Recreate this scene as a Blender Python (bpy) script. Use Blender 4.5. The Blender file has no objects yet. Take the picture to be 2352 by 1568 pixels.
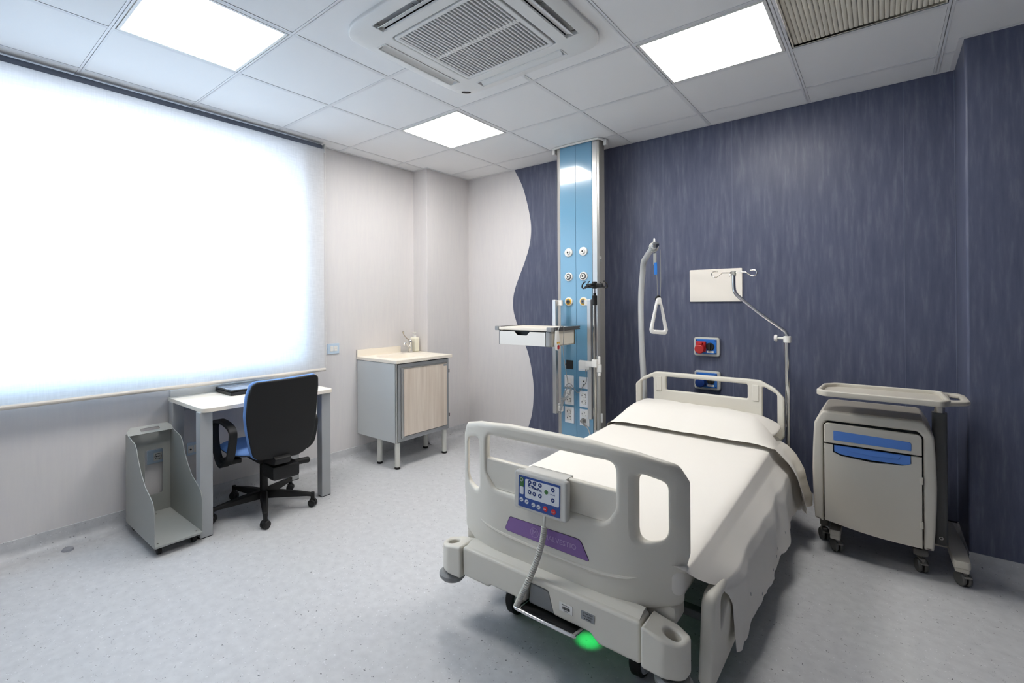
import bpy, bmesh, math, random
from mathutils import Vector, Matrix, noise
from math import pi, sin, cos, radians as RAD
S = bpy.context.scene
COL = S.collection
random.seed(7)

# ------------------------------------------------------------------ camera, world, exposure
CAM = Vector((0, 0, 1.345))
def camera():
    yaw, pitch, roll, f, cy, cx = 0.7161, 0.0038, -0.0052, 1107.02, 695.17, 1063.29
    fw = Vector((-sin(yaw)*cos(pitch), cos(yaw)*cos(pitch), sin(pitch)))
    r0 = Vector((cos(yaw), sin(yaw), 0)); u0 = r0.cross(fw)
    r = r0*cos(roll)+u0*sin(roll); u = r.cross(fw)
    c = bpy.data.cameras.new('camera'); o = bpy.data.objects.new('camera', c); COL.objects.link(o)
    c.sensor_fit = 'HORIZONTAL'; c.sensor_width = 36; c.lens = 36*f/2352
    c.shift_x = (1176-cx)/2352; c.shift_y = -(784-cy)/2352
    c.clip_start = .05; c.clip_end = 100
    m = Matrix((r, u, -fw)).transposed().to_4x4(); m.translation = CAM
    o.matrix_world = m; S.camera = o
camera()
S.view_settings.view_transform = 'Standard'; S.view_settings.look = 'None'
S.view_settings.gamma = 1; S.view_settings.use_curve_mapping = False
S.view_settings.exposure = 1.2
S.cycles.use_denoising = True
S.cycles.max_bounces = 8; S.cycles.diffuse_bounces = 5; S.cycles.glossy_bounces = 4
S.cycles.transparent_max_bounces = 8; S.cycles.caustics_reflective = False; S.cycles.caustics_refractive = False
SKY = 3.6          # daylight behind the blind
PANEL = 12.0        # radiance of the ceiling panels
w = bpy.data.worlds.new('sky'); S.world = w; w.use_nodes = True
nt = w.node_tree; nt.nodes.clear()
out = nt.nodes.new('ShaderNodeOutputWorld'); bg = nt.nodes.new('ShaderNodeBackground')
tc = nt.nodes.new('ShaderNodeTexCoord'); sx = nt.nodes.new('ShaderNodeSeparateXYZ'); cr = nt.nodes.new('ShaderNodeValToRGB')
nt.links.new(tc.outputs['Generated'], sx.inputs[0]); nt.links.new(sx.outputs['Z'], cr.inputs[0])
cr.color_ramp.elements[0].position = 0.0; cr.color_ramp.elements[0].color = (.42, .50, .60, 1)
cr.color_ramp.elements[1].position = 0.06; cr.color_ramp.elements[1].color = (.47, .72, 1.0, 1)
nt.links.new(cr.outputs[0], bg.inputs[0]); bg.inputs[1].default_value = SKY
nt.links.new(bg.outputs[0], out.inputs[0])
# light portal in the window opening (guides the sky light, adds none)
pl = bpy.data.lights.new('window_portal', 'AREA'); po = bpy.data.objects.new('window_portal', pl); COL.objects.link(po)
pl.shape = 'RECTANGLE'; pl.size = 2.4; pl.size_y = 1.72; pl.cycles.is_portal = True
po.matrix_world = Matrix.Translation((-3.72, .9, 1.75)) @ Matrix.Rotation(-pi/2, 4, 'Y') @ Matrix.Rotation(pi/2, 4, 'Z')

# ------------------------------------------------------------------ materials
def lin(c):
    return tuple((x/255/12.92 if x/255 <= .04045 else ((x/255+.055)/1.055)**2.4) for x in c)
MATS = {}
def M(name, rgb, rough=.5, metal=0., spec=.5, bump=0., bscale=200., var=0., vscale=(8, 8, 8), coat=0.):
    if name in MATS: return MATS[name]
    m = bpy.data.materials.new(name); m.use_nodes = True; n = m.node_tree.nodes; L = m.node_tree.links
    b = n['Principled BSDF']; c = lin(rgb)
    b.inputs['Base Color'].default_value = (*c, 1); b.inputs['Roughness'].default_value = rough
    b.inputs['Metallic'].default_value = metal; b.inputs['Specular IOR Level'].default_value = spec
    b.inputs['Coat Weight'].default_value = coat; b.inputs['Coat Roughness'].default_value = .05
    if bump or var:
        t = n.new('ShaderNodeTexCoord'); mp = n.new('ShaderNodeMapping'); L.new(t.outputs['Object'], mp.inputs[0])
    if var:
        mp.inputs['Scale'].default_value = vscale
        nz = n.new('ShaderNodeTexNoise'); nz.inputs['Detail'].default_value = 6; nz.inputs['Scale'].default_value = 1
        L.new(mp.outputs[0], nz.inputs[0])
        mx = n.new('ShaderNodeMix'); mx.data_type = 'RGBA'
        r = n.new('ShaderNodeValToRGB'); r.color_ramp.elements[0].position = .3; r.color_ramp.elements[1].position = .7
        L.new(nz.outputs[0], r.inputs[0]); L.new(r.outputs[0], mx.inputs['Factor'])
        mx.inputs['A'].default_value = (*[x*(1-var) for x in c], 1); mx.inputs['B'].default_value = (*[min(1, x*(1+var)) for x in c], 1)
        L.new(mx.outputs['Result'], b.inputs['Base Color'])
    if bump:
        nb = n.new('ShaderNodeTexNoise'); nb.inputs['Scale'].default_value = bscale; nb.inputs['Detail'].default_value = 3
        L.new(t.outputs['Object'], nb.inputs[0])
        bp = n.new('ShaderNodeBump'); bp.inputs['Strength'].default_value = bump; bp.inputs['Distance'].default_value = .002
        L.new(nb.outputs[0], bp.inputs['Height']); L.new(bp.outputs[0], b.inputs['Normal'])
    MATS[name] = m; return m
def emat(name, rgb, st):
    if name in MATS: return MATS[name]
    m = bpy.data.materials.new(name); m.use_nodes = True; n = m.node_tree.nodes; b = n['Principled BSDF']
    b.inputs['Base Color'].default_value = (.8, .8, .8, 1)
    b.inputs['Emission Color'].default_value = (*rgb, 1); b.inputs['Emission Strength'].default_value = st
    MATS[name] = m; return m
def floor_mat():
    m = bpy.data.materials.new('speckled vinyl'); m.use_nodes = True; n = m.node_tree.nodes; L = m.node_tree.links
    b = n['Principled BSDF']; b.inputs['Roughness'].default_value = .42; b.inputs['Specular IOR Level'].default_value = .35
    t = n.new('ShaderNodeTexCoord')
    nz = n.new('ShaderNodeTexNoise'); nz.inputs['Scale'].default_value = 25; nz.inputs['Detail'].default_value = 8; L.new(t.outputs['Object'], nz.inputs[0])
    r0 = n.new('ShaderNodeValToRGB'); L.new(nz.outputs[0], r0.inputs[0])
    r0.color_ramp.elements[0].position = .2; r0.color_ramp.elements[0].color = (*lin((189, 190, 193)), 1)
    r0.color_ramp.elements[1].position = .7; r0.color_ramp.elements[1].color = (*lin((204, 205, 207)), 1)
    prev = r0.outputs[0]
    for k, (sc, rad, keep, col) in enumerate(((60, .17, .86, (60, 62, 70)), (85, .17, .74, (120, 124, 136)), (75, .19, .74, (236, 236, 240)), (34, .085, .74, (36, 36, 42)))):
        mp = n.new('ShaderNodeMapping'); mp.inputs['Location'].default_value = (k*3.7, k*1.3, k*.21); mp.inputs['Rotation'].default_value = (0, 0, k*.8)
        nn = n.new('ShaderNodeTexNoise'); nn.inputs['Scale'].default_value = 120
        L.new(t.outputs['Object'], nn.inputs[0])
        ad = n.new('ShaderNodeMix'); ad.data_type = 'RGBA'; ad.blend_type = 'LINEAR_LIGHT'; ad.inputs['Factor'].default_value = .012
        L.new(t.outputs['Object'], ad.inputs['A']); L.new(nn.outputs['Color'], ad.inputs['B'])
        L.new(ad.outputs['Result'], mp.inputs[0])
        v = n.new('ShaderNodeTexVoronoi'); v.inputs['Scale'].default_value = sc; L.new(mp.outputs[0], v.inputs['Vector'])
        a = n.new('ShaderNodeMath'); a.operation = 'LESS_THAN'; a.inputs[1].default_value = rad; L.new(v.outputs['Distance'], a.inputs[0])
        s = n.new('ShaderNodeSeparateColor'); L.new(v.outputs['Color'], s.inputs[0])
        g = n.new('ShaderNodeMath'); g.operation = 'GREATER_THAN'; g.inputs[1].default_value = keep; L.new(s.outputs[0], g.inputs[0])
        f = n.new('ShaderNodeMath'); f.operation = 'MULTIPLY'; L.new(a.outputs[0], f.inputs[0]); L.new(g.outputs[0], f.inputs[1])
        f2 = n.new('ShaderNodeMath'); f2.operation = 'MULTIPLY'; f2.inputs[1].default_value = (.8, .5, .6, .9)[k]; L.new(f.outputs[0], f2.inputs[0])
        mx = n.new('ShaderNodeMix'); mx.data_type = 'RGBA'; L.new(f2.outputs[0], mx.inputs['Factor']); L.new(prev, mx.inputs['A']); mx.inputs['B'].default_value = (*lin(col), 1)
        prev = mx.outputs['Result']
    L.new(prev, b.inputs['Base Color']); return m
def streak_mat(name, dark, mid, light, rough=.5):
    m = bpy.data.materials.new(name); m.use_nodes = True; n = m.node_tree.nodes; L = m.node_tree.links
    b = n['Principled BSDF']; b.inputs['Roughness'].default_value = rough; b.inputs['Specular IOR Level'].default_value = .3
    t = n.new('ShaderNodeTexCoord'); mp = n.new('ShaderNodeMapping'); mp.inputs['Scale'].default_value = (40, 40, 4.5); L.new(t.outputs['Object'], mp.inputs[0])
    nz = n.new('ShaderNodeTexNoise'); nz.inputs['Scale'].default_value = 1; nz.inputs['Detail'].default_value = 9; nz.inputs['Roughness'].default_value = .62; L.new(mp.outputs[0], nz.inputs[0])
    r = n.new('ShaderNodeValToRGB'); L.new(nz.outputs[0], r.inputs[0])
    e = r.color_ramp.elements; e[0].position = .28; e[0].color = (*lin(dark), 1); e[1].position = .78; e[1].color = (*lin(light), 1)
    x = e.new(.52); x.color = (*lin(mid), 1)
    L.new(r.outputs[0], b.inputs['Base Color']); return m
def blind_mat():
    m = bpy.data.materials.new('blind cloth'); m.use_nodes = True; n = m.node_tree.nodes; L = m.node_tree.links; n.clear()
    o = n.new('ShaderNodeOutputMaterial'); mx = n.new('ShaderNodeMixShader'); mx.inputs[0].default_value = .6
    d = n.new('ShaderNodeBsdfDiffuse'); tr = n.new('ShaderNodeBsdfTranslucent')
    t = n.new('ShaderNodeTexCoord'); mp = n.new('ShaderNodeMapping'); mp.inputs['Scale'].default_value = (1, 12, 140); L.new(t.outputs['Object'], mp.inputs[0])
    mp2 = n.new('ShaderNodeMapping'); mp2.inputs['Scale'].default_value = (1, 140, 12); L.new(t.outputs['Object'], mp2.inputs[0])
    a = n.new('ShaderNodeTexNoise'); a.inputs['Scale'].default_value = 1; L.new(mp.outputs[0], a.inputs[0])
    a2 = n.new('ShaderNodeTexNoise'); a2.inputs['Scale'].default_value = 1; L.new(mp2.outputs[0], a2.inputs[0])
    av = n.new('ShaderNodeMath'); L.new(a.outputs[0], av.inputs[0]); L.new(a2.outputs[0], av.inputs[1])
    mr = n.new('ShaderNodeMapRange'); mr.inputs[1].default_value = .6; mr.inputs[2].default_value = 1.4; mr.inputs[3].default_value = .78; mr.inputs[4].default_value = .9
    L.new(av.outputs[0], mr.inputs[0])
    c = n.new('ShaderNodeCombineColor'); [L.new(mr.outputs[0], c.inputs[i]) for i in range(3)]
    L.new(c.outputs[0], d.inputs[0]); L.new(c.outputs[0], tr.inputs[0])
    L.new(d.outputs[0], mx.inputs[1]); L.new(tr.outputs[0], mx.inputs[2]); L.new(mx.outputs[0], o.inputs[0]); return m
def glass_mat(name='window glass', tint=(1, 1, 1), fac=.06):
    m = bpy.data.materials.new(name); m.use_nodes = True; n = m.node_tree.nodes; L = m.node_tree.links; n.clear()
    o = n.new('ShaderNodeOutputMaterial'); mx = n.new('ShaderNodeMixShader'); mx.inputs[0].default_value = fac
    a = n.new('ShaderNodeBsdfTransparent'); a.inputs[0].default_value = (*tint, 1); g = n.new('ShaderNodeBsdfGlossy'); g.inputs['Roughness'].default_value = .02
    L.new(a.outputs[0], mx.inputs[1]); L.new(g.outputs[0], mx.inputs[2]); L.new(mx.outputs[0], o.inputs[0]); return m
def wood_mat():
    m = bpy.data.materials.new('pale wood laminate'); m.use_nodes = True; n = m.node_tree.nodes; L = m.node_tree.links
    b = n['Principled BSDF']; b.inputs['Roughness'].default_value = .45
    t = n.new('ShaderNodeTexCoord'); mp = n.new('ShaderNodeMapping'); mp.inputs['Scale'].default_value = (26, 26, 1.6); L.new(t.outputs['Object'], mp.inputs[0])
    nz = n.new('ShaderNodeTexNoise'); nz.inputs['Scale'].default_value = 1; nz.inputs['Detail'].default_value = 8; nz.inputs['Distortion'].default_value = .6; L.new(mp.outputs[0], nz.inputs[0])
    r = n.new('ShaderNodeValToRGB'); L.new(nz.outputs[0], r.inputs[0]); e = r.color_ramp.elements
    e[0].position = .3; e[0].color = (*lin((214, 198, 182)), 1); e[1].position = .7; e[1].color = (*lin((236, 224, 210)), 1)
    L.new(r.outputs[0], b.inputs['Base Color']); return m

FLOOR = floor_mat()
WALLW = streak_mat('white wall vinyl', (214, 211, 212), (217, 214, 214), (220, 217, 216))
WALLB = streak_mat('blue wall vinyl', (78, 83, 104), (88, 93, 114), (112, 115, 131), .40)
CEIL = M('ceiling tile', (236, 236, 236), .9, bump=.15, bscale=400)
RUN = M('grid runner enamel', (228, 228, 229), .5)
DARK = M('dark void', (26, 27, 30), .9)
BED = M('bed plastic', (219, 215, 204), .42, bump=.08, bscale=900)
BEDG = M('bed grey plastic', (128, 130, 132), .5)
WHITE = M('white plastic', (232, 231, 227), .35)
ALU = M('anodised aluminium', (196, 195, 192), .32, metal=.75)
GREYM = M('grey powder coat', (150, 153, 155), .45)
CHROME = M('chrome', (225, 225, 225), .1, metal=1)
STEEL = M('brushed steel', (190, 186, 178), .22, metal=1)
BLACK = M('black plastic', (18, 18, 19), .45)
RUBBER = M('black rubber', (14, 14, 15), .7)
WHEELG = M('dark grey wheel', (92, 92, 90), .55)
CREAM = M('cream top', (240, 232, 218), .35)
LINEN = M('white linen', (234, 230, 222), .85, bump=.12, bscale=700)

# ------------------------------------------------------------------ mesh helpers
def finish(bm, ang=38):
    bmesh.ops.remove_doubles(bm, verts=bm.verts, dist=1e-6)
    for f in bm.faces: f.smooth = True
    for e in bm.edges:
        if len(e.link_faces) == 2:
            try: e.smooth = e.calc_face_angle() < RAD(ang)
            except ValueError: pass
    return bm
class B:
    def __init__(s): s.bm = bmesh.new()
    def merge(s, o, mat=None):
        if mat is not None: bmesh.ops.transform(o, matrix=mat, verts=o.verts)
        me = bpy.data.meshes.new('tmp'); o.to_mesh(me); o.free(); s.bm.from_mesh(me); bpy.data.meshes.remove(me); return s
    def box(s, x0, x1, y0, y1, z0, z1, bev=0, seg=2, mat=None):
        o = bmesh.new(); bmesh.ops.create_cube(o, size=1)
        for v in o.verts: v.co = Vector((x0+(v.co.x+.5)*(x1-x0), y0+(v.co.y+.5)*(y1-y0), z0+(v.co.z+.5)*(z1-z0)))
        if bev: bmesh.ops.bevel(o, geom=o.edges[:], offset=bev, segments=seg, profile=.5, affect='EDGES')
        return s.merge(o, mat)
    def cyl(s, p0, p1, r0, r1=None, n=24, bev=0):
        p0, p1 = Vector(p0), Vector(p1); r1 = r0 if r1 is None else r1; d = p1-p0; h = d.length
        prof = [(0, 0), (r0-bev, 0), (r0, bev), (r1, h-bev), (r1-bev, h), (0, h)] if bev else [(0, 0), (r0, 0), (r1, h), (0, h)]
        return s.lathe(prof, p0, d, n)
    def lathe(s, prof, org, axis=(0, 0, 1), n=24):
        o = bmesh.new(); rings = []
        for r, z in prof:
            rings.append([o.verts.new((0, 0, z))] if r < 1e-7 else [o.verts.new((r*cos(2*pi*k/n), r*sin(2*pi*k/n), z)) for k in range(n)])
        for a, b in zip(rings, rings[1:]):
            for k in range(n):
                k2 = (k+1) % n
                if len(a) == 1 and len(b) == 1: continue
                if len(a) == 1: o.faces.new((a[0], b[k2], b[k]))
                elif len(b) == 1: o.faces.new((a[k], a[k2], b[0]))
                else: o.faces.new((a[k], a[k2], b[k2], b[k]))
        bmesh.ops.recalc_face_normals(o, faces=o.faces)
        q = Vector(axis).to_track_quat('Z', 'Y').to_matrix().to_4x4(); q.translation = Vector(org)
        return s.merge(o, q)
    def tube(s, pts, r, n=12, closed=False, smooth=0, flat=1.0):
        P = [Vector(p) for p in pts]
        if smooth: P = spline(P, smooth, closed)
        N = len(P); o = bmesh.new(); rings = []; up = None
        for i, p in enumerate(P):
            a = P[(i-1) % N] if (closed or i > 0) else p; b = P[(i+1) % N] if (closed or i < N-1) else p
            t = (b-a).normalized()
            if up is None:
                up = Vector((0, 0, 1)) if abs(t.z) < .9 else Vector((1, 0, 0))
            x = t.cross(up)
            if x.length < 1e-6: x = t.cross(Vector((0, 1, 0)))
            x.normalize(); up = x.cross(t).normalized()
            rr = r(i/(N-1)) if callable(r) else r
            rings.append([o.verts.new(p + x*cos(2*pi*k/n)*rr + up*sin(2*pi*k/n)*rr*flat) for k in range(n)])
        for i in range(N if closed else N-1):
            a, b = rings[i], rings[(i+1) % N]
            for k in range(n): o.faces.new((a[k], a[(k+1) % n], b[(k+1) % n], b[k]))
        if not closed: o.faces.new(rings[0]); o.faces.new(rings[-1])
        bmesh.ops.recalc_face_normals(o, faces=o.faces)
        return s.merge(o)
    def prism(s, pts, h, mat=None, bev=0, seg=2):
        """outline in xy (any winding) extruded from z=0 to h, then placed by mat"""
        o = bmesh.new(); vs = [o.verts.new((p[0], p[1], 0)) for p in pts]; f = o.faces.new(vs)
        if f.normal.z > 0 or True:
            f.normal_update()
            if f.normal.z > 0: f.normal_flip()
        r = bmesh.ops.extrude_face_region(o, geom=[f])
        for v in r['geom']:
            if isinstance(v, bmesh.types.BMVert): v.co.z += h
        bmesh.ops.recalc_face_normals(o, faces=o.faces)
        if bev:
            es = [e for e in o.edges if abs(e.verts[0].co.z-e.verts[1].co.z) < 1e-6]
            bmesh.ops.bevel(o, geom=es, offset=bev, segments=seg, profile=.5, affect='EDGES')
        return s.merge(o, mat)
    def grid(s, fn, nu, nv, wrapu=False, thick=0):
        o = bmesh.new(); V = [[o.verts.new(fn(i/nu, j/nv)) for j in range(nv+1)] for i in range(nu if wrapu else nu+1)]
        for i in range(nu):
            for j in range(nv):
                i2 = (i+1) % len(V) if wrapu else i+1
                try: o.faces.new((V[i][j], V[i2][j], V[i2][j+1], V[i][j+1]))
                except ValueError: pass
        bmesh.ops.recalc_face_normals(o, faces=o.faces)
        if thick: bmesh.ops.solidify(o, geom=o.faces[:], thickness=thick)
        return s.merge(o)
    def plate(s, outline, holes, t, bev, fn, ucuts=(), vcuts=()):
        """flat plate with holes and rounded edges, sliced and mapped by fn(u,v,w); w in -t/2..t/2"""
        c = bpy.data.curves.new('tmp', 'CURVE'); c.dimensions = '2D'; c.fill_mode = 'BOTH'
        c.extrude = max(t/2-bev, 0); c.bevel_depth = bev; c.bevel_resolution = 2; c.offset = -bev
        for L in [outline]+list(holes):
            sp = c.splines.new('POLY'); sp.points.add(len(L)-1); sp.use_cyclic_u = True
            for p, q in zip(sp.points, L): p.co = (q[0], q[1], 0, 1)
        ob = bpy.data.objects.new('tmp', c); COL.objects.link(ob); dg = bpy.context.evaluated_depsgraph_get()
        me = bpy.data.meshes.new_from_object(ob.evaluated_get(dg)); bpy.data.objects.remove(ob); bpy.data.curves.remove(c)
        o = bmesh.new(); o.from_mesh(me); bpy.data.meshes.remove(me)
        bmesh.ops.remove_doubles(o, verts=o.verts, dist=1e-5)
        for u in ucuts: bmesh.ops.bisect_plane(o, geom=o.verts[:]+o.edges[:]+o.faces[:], plane_co=(u, 0, 0), plane_no=(1, 0, 0), dist=1e-6)
        for v in vcuts: bmesh.ops.bisect_plane(o, geom=o.verts[:]+o.edges[:]+o.faces[:], plane_co=(0, v, 0), plane_no=(0, 1, 0), dist=1e-6)
        for v in o.verts: v.co = Vector(fn(*v.co))
        bmesh.ops.recalc_face_normals(o, faces=o.faces)
        return s.merge(o)
    def slab(s, outline, holes, y0, y1, bev, ox=0):
        return s.plate(outline, holes, y1-y0, bev, lambda u, v, w_: (ox+u, (y0+y1)/2+w_, v))
    def text(s, body, size, mat, depth=.0004, align='CENTER'):
        c = bpy.data.curves.new('tmp', 'FONT'); c.body = body; c.size = size; c.extrude = depth; c.align_x = align; c.align_y = 'CENTER'; c.resolution_u = 2
        ob = bpy.data.objects.new('tmp', c); COL.objects.link(ob); dg = bpy.context.evaluated_depsgraph_get()
        me = bpy.data.meshes.new_from_object(ob.evaluated_get(dg)); bpy.data.objects.remove(ob); bpy.data.curves.remove(c)
        o = bmesh.new(); o.from_mesh(me); bpy.data.meshes.remove(me); return s.merge(o, mat)
def spline(P, k, closed=False):
    out = []; N = len(P)
    for i in range(N if closed else N-1):
        p0 = P[(i-1) % N] if (closed or i > 0) else P[0]*2-P[1]; p1 = P[i]; p2 = P[(i+1) % N]
        p3 = P[(i+2) % N] if (closed or i < N-2) else P[-1]*2-P[-2]
        for j in range(k):
            t = j/k; out.append(.5*((2*p1)+(p2-p0)*t+(2*p0-5*p1+4*p2-p3)*t*t+(3*p1-p0-3*p2+p3)*t**3))
    if not closed: out.append(P[-1])
    return out
def roundpoly(P, R, n=5):
    out = []; N = len(P)
    for i, p in enumerate(P):
        r = R[i] if isinstance(R, (list, tuple)) else R
        p = Vector(p[:2]); a = Vector(P[i-1][:2])-p; b = Vector(P[(i+1) % N][:2])-p
        if r <= 0: out.append(tuple(p)); continue
        an = a.angle(b); d = min(r/math.tan(an/2), a.length*.49, b.length*.49)
        A = p+a.normalized()*d; C = p+b.normalized()*d
        for k in range(n+1):
            t = k/n; q = A*(1-t)**2+p*2*t*(1-t)*1.0+C*t*t
            out.append(tuple(q))
    return out
def rrect(x0, x1, y0, y1, r, n=5): return roundpoly([(x0, y0), (x1, y0), (x1, y1), (x0, y1)], r, n)
def circ(cx, cy, r, n=20): return [(cx+r*cos(2*pi*k/n), cy+r*sin(2*pi*k/n)) for k in range(n)]
def frame(org, x, y):
    x = Vector(x).normalized(); y = Vector(y).normalized(); z = x.cross(y)
    m = Matrix((x, y, z)).transposed().to_4x4(); m.translation = Vector(org); return m
def fr(n):   # evenly spaced 0..1
    return [i/n for i in range(n+1)]

ORG = {}
def thing(name, label, cat, loc=(0, 0, 0), group=None):
    o = bpy.data.objects.new(name, None); COL.objects.link(o); o.location = loc; o.empty_display_size = .1
    o['label'] = label; o['category'] = cat
    if group: o['group'] = group
    ORG[o] = Vector(loc); return o
def mesh_of(b, ang=38):
    finish(b.bm, ang); me = bpy.data.meshes.new('m'); b.bm.to_mesh(me); b.bm.free(); return me
def wn(o):
    m = o.modifiers.new('normals', 'WEIGHTED_NORMAL'); m.keep_sharp = True; m.weight = 80
def part(name, b, mat, parent, label=None, ang=38, kind=None):
    me = mesh_of(b, ang); me.name = name; o = bpy.data.objects.new(name, me); COL.objects.link(o)
    if mat: me.materials.append(mat)
    org = ORG[parent]; me.transform(Matrix.Translation(-org)); o.parent = parent; ORG[o] = org; wn(o)
    if label: o['label'] = label
    if kind: o['kind'] = kind
    return o
def solo(name, b, mat, label, cat, group=None, ang=38):
    me = mesh_of(b, ang); me.name = name; o = bpy.data.objects.new(name, me); COL.objects.link(o); me.materials.append(mat)
    xs = [v.co for v in me.vertices]; lo = [min(v[i] for v in xs) for i in range(3)]; hi = [max(v[i] for v in xs) for i in range(3)]
    org = Vector(((lo[0]+hi[0])/2, (lo[1]+hi[1])/2, lo[2])); me.transform(Matrix.Translation(-org)); o.location = org; ORG[o] = org; wn(o)
    if label: o['label'] = label
    if cat: o['category'] = cat
    if group: o['group'] = group
    return o
def struct(name, b, mat, ang=38):
    me = mesh_of(b, ang); me.name = name; o = bpy.data.objects.new(name, me); COL.objects.link(o); me.materials.append(mat); o['kind'] = 'structure'; wn(o)
    ORG[o] = Vector((0, 0, 0)); return o
def inst(name, me, parent, loc, rot=None):
    o = bpy.data.objects.new(name, me); COL.objects.link(o); o.parent = parent; o.location = Vector(loc)-ORG[parent]
    if rot: o.rotation_euler = rot
    return o
def dup(root, loc, label, rot=0):
    r = root.copy(); COL.objects.link(r); r.location = loc; r.rotation_euler = (0, 0, rot); r['label'] = label; ORG[r] = Vector(loc)
    for ch in list(root.children):
        c = ch.copy(); COL.objects.link(c); c.parent = r
        for g in list(ch.children):
            d = g.copy(); COL.objects.link(d); d.parent = c
    return r

# ------------------------------------------------------------------ room shell
XL, YB, XR, YF, ZC = -3.51, 3.91, 2.1, -1.6, 2.665
struct('floor', B().box(XL-.3, XR, YF, YB+.2, -.1, 0), FLOOR)
# left wall with window opening
wy0, wy1, wz0, wz1 = -.30, 2.0, .94, 2.53
b = B(); b.box(XL-.3, XL, YF, wy0, 0, 2.9).box(XL-.3, XL, wy1, YB+.2, 0, 2.9).box(XL-.3, XL, wy0, wy1, 0, wz0).box(XL-.3, XL, wy0, wy1, wz1, 2.9)
struct('wall_left', b, WALLW)
struct('wall_left_pilaster', B().box(XL-.01, -3.32, 3.29, YB+.01, 0, 2.72, .006, 2), WALLW)
wb = struct('wall_back', B().box(XL-.3, XR, YB, YB+.2, 0, 2.9), WALLW)
# blue sheet with wavy edge, 3 mm proud
wave = [(-2.745, 2.72), (-2.71, 2.65), (-2.622, 2.478), (-2.558, 2.258), (-2.53, 2.088), (-2.546, 1.923), (-2.602, 1.76), (-2.679, 1.595), (-2.725, 1.48), (-2.742, 1.383), (-2.733, 1.254), (-2.667, 1.085), (-2.573, .879), (-2.525, .675), (-2.511, .51), (-2.532, .3), (-2.60, .09)]
wv = [tuple(p) for p in [v.to_2d() for v in spline([Vector((x, z, 0)) for x, z in wave], 6)]]
part('wall_covering', B().prism([(.33, .09), (.33, 2.72)]+wv, .004, frame((0, YB, 0), (1, 0, 0), (0, 0, 1))), WALLB, wb, label='blue streaked vinyl with a wavy left edge')
for sx__ in (-1.30, -.815, .10): part('weld_seam', B().box(sx__, sx__+.0025, YB-.0052, YB-.0035, .1, ZC), M('seam blue', (104, 110, 132), .5), wb)
for sz__ in (.312,): part('weld_seam', B().box(.3145, .3175, YB-.010, YB-.004, .1, ZC), M('seam blue', (104, 110, 132), .5), wb)
struct('wall_right', B().box(.318, XR, 3.475, YB, 0, 2.72, .012, 3), WALLB)
struct('wall_side', B().box(XR, XR+.2, YF, YB, 0, 2.9), WALLB)
struct('wall_front', B().box(XL-.3, XR+.2, YF-.2, YF, 0, 2.9), WALLW)
# cove skirting of the floor vinyl
def cove(name, p0, p1, nrm):
    p0, p1, nrm = Vector(p0), Vector(p1), Vector(nrm).normalized(); r = .045
    prof = [(0, .1), (.003, .0995), (.004, .098)]+[(.004, r+.004)]+[(r+.004-r*cos(a), r+.004-r*sin(a)) for a in [pi/2*k/8 for k in range(1, 9)]]+[(r+.03, .0004)]
    prof = [(a, max(c, .0004)) for a, c in prof]
    def f(u, v):
        k = v*(len(prof)-1); i = min(int(round(k)), len(prof)-1); q = prof[i]
        return p0.lerp(p1, u)+nrm*q[0]+Vector((0, 0, q[1]))
    return struct(name, B().grid(f, 1, len(prof)-1), FLOOR, 50)
cove('baseboard_left', (XL, YF, 0), (XL, 3.29, 0), (1, 0, 0))
cove('baseboard_pilaster', (-3.32, 3.29, 0), (-3.32, YB, 0), (1, 0, 0))
cove('baseboard_return', (XL, 3.29, 0), (-3.32, 3.29, 0), (0, -1, 0))
cove('baseboard_back', (-3.32, YB, 0), (.318, YB, 0), (0, -1, 0))
cove('baseboard_corner', (.318, YB, 0), (.318, 3.475, 0), (-1, 0, 0))
cove('baseboard_right', (.318, 3.475, 0), (XR, 3.475, 0), (0, -1, 0))

# ceiling: plenum slab, tiles and runners
GX, GY, G = -2.1587, 2.4311, .6
ceil = struct('ceiling', B().box(XL-.3, XR+.2, YF-.2, YB+.2, 2.75, 2.85), DARK)
lights = {(-1, -3), (-1, 0), (2, 0)}
grille = {(3, 0)}
tme = None; pillar = (XL, -3.32, 3.29, YB)
def tile_mesh(w_, d_):
    return mesh_of(B().box(-w_/2, w_/2, -d_/2, d_/2, 0, .012))
full = tile_mesh(G-.0256, G-.0256); full.materials.append(CEIL); full.name = 'ceiling_tile'
for i in range(-3, 8):
    for j in range(-7, 3):
        if (i, j) in lights or (i, j) in grille: continue
        x0, x1 = GX+G*i+.0128, GX+G*(i+1)-.0128; y0, y1 = GY+G*j+.0128, GY+G*(j+1)-.0128
        a0, a1 = max(x0, XL+.016), min(x1, XR-.016); c0, c1 = max(y0, YF+.016), min(y1, YB-.016)
        if j == 2 and i >= 4: c1 = min(c1, 3.475-.016) if i > 4 else c1
        if a1-a0 < .02 or c1-c0 < .02: continue
        if abs(a1-a0-(x1-x0)) < 1e-6 and abs(c1-c0-(y1-y0)) < 1e-6:
            inst('ceiling_tile', full, ceil, ((x0+x1)/2, (y0+y1)/2, ZC+.0022))
        else:
            me = tile_mesh(a1-a0, c1-c0); me.materials.append(CEIL); inst('ceiling_tile', me, ceil, ((a0+a1)/2, (c0+c1)/2, ZC+.0022))
def runner(x0, x1, y0, y1):
    part('grid_runner', B().box(x0, x1, y0, y1, ZC, ZC+.002).box((x0+x1)/2-.001 if x1-x0 < y1-y0 else x0, (x0+x1)/2+.001 if x1-x0 < y1-y0 else x1, (y0+y1)/2-.001 if x1-x0 > y1-y0 else y0, (y0+y1)/2+.001 if x1-x0 > y1-y0 else y1, ZC, ZC+.04), RUN, ceil)
for i in range(-2, 8):
    x = GX+G*i
    if x < XR: runner(x-.012, x+.012, YF, YB)
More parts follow.
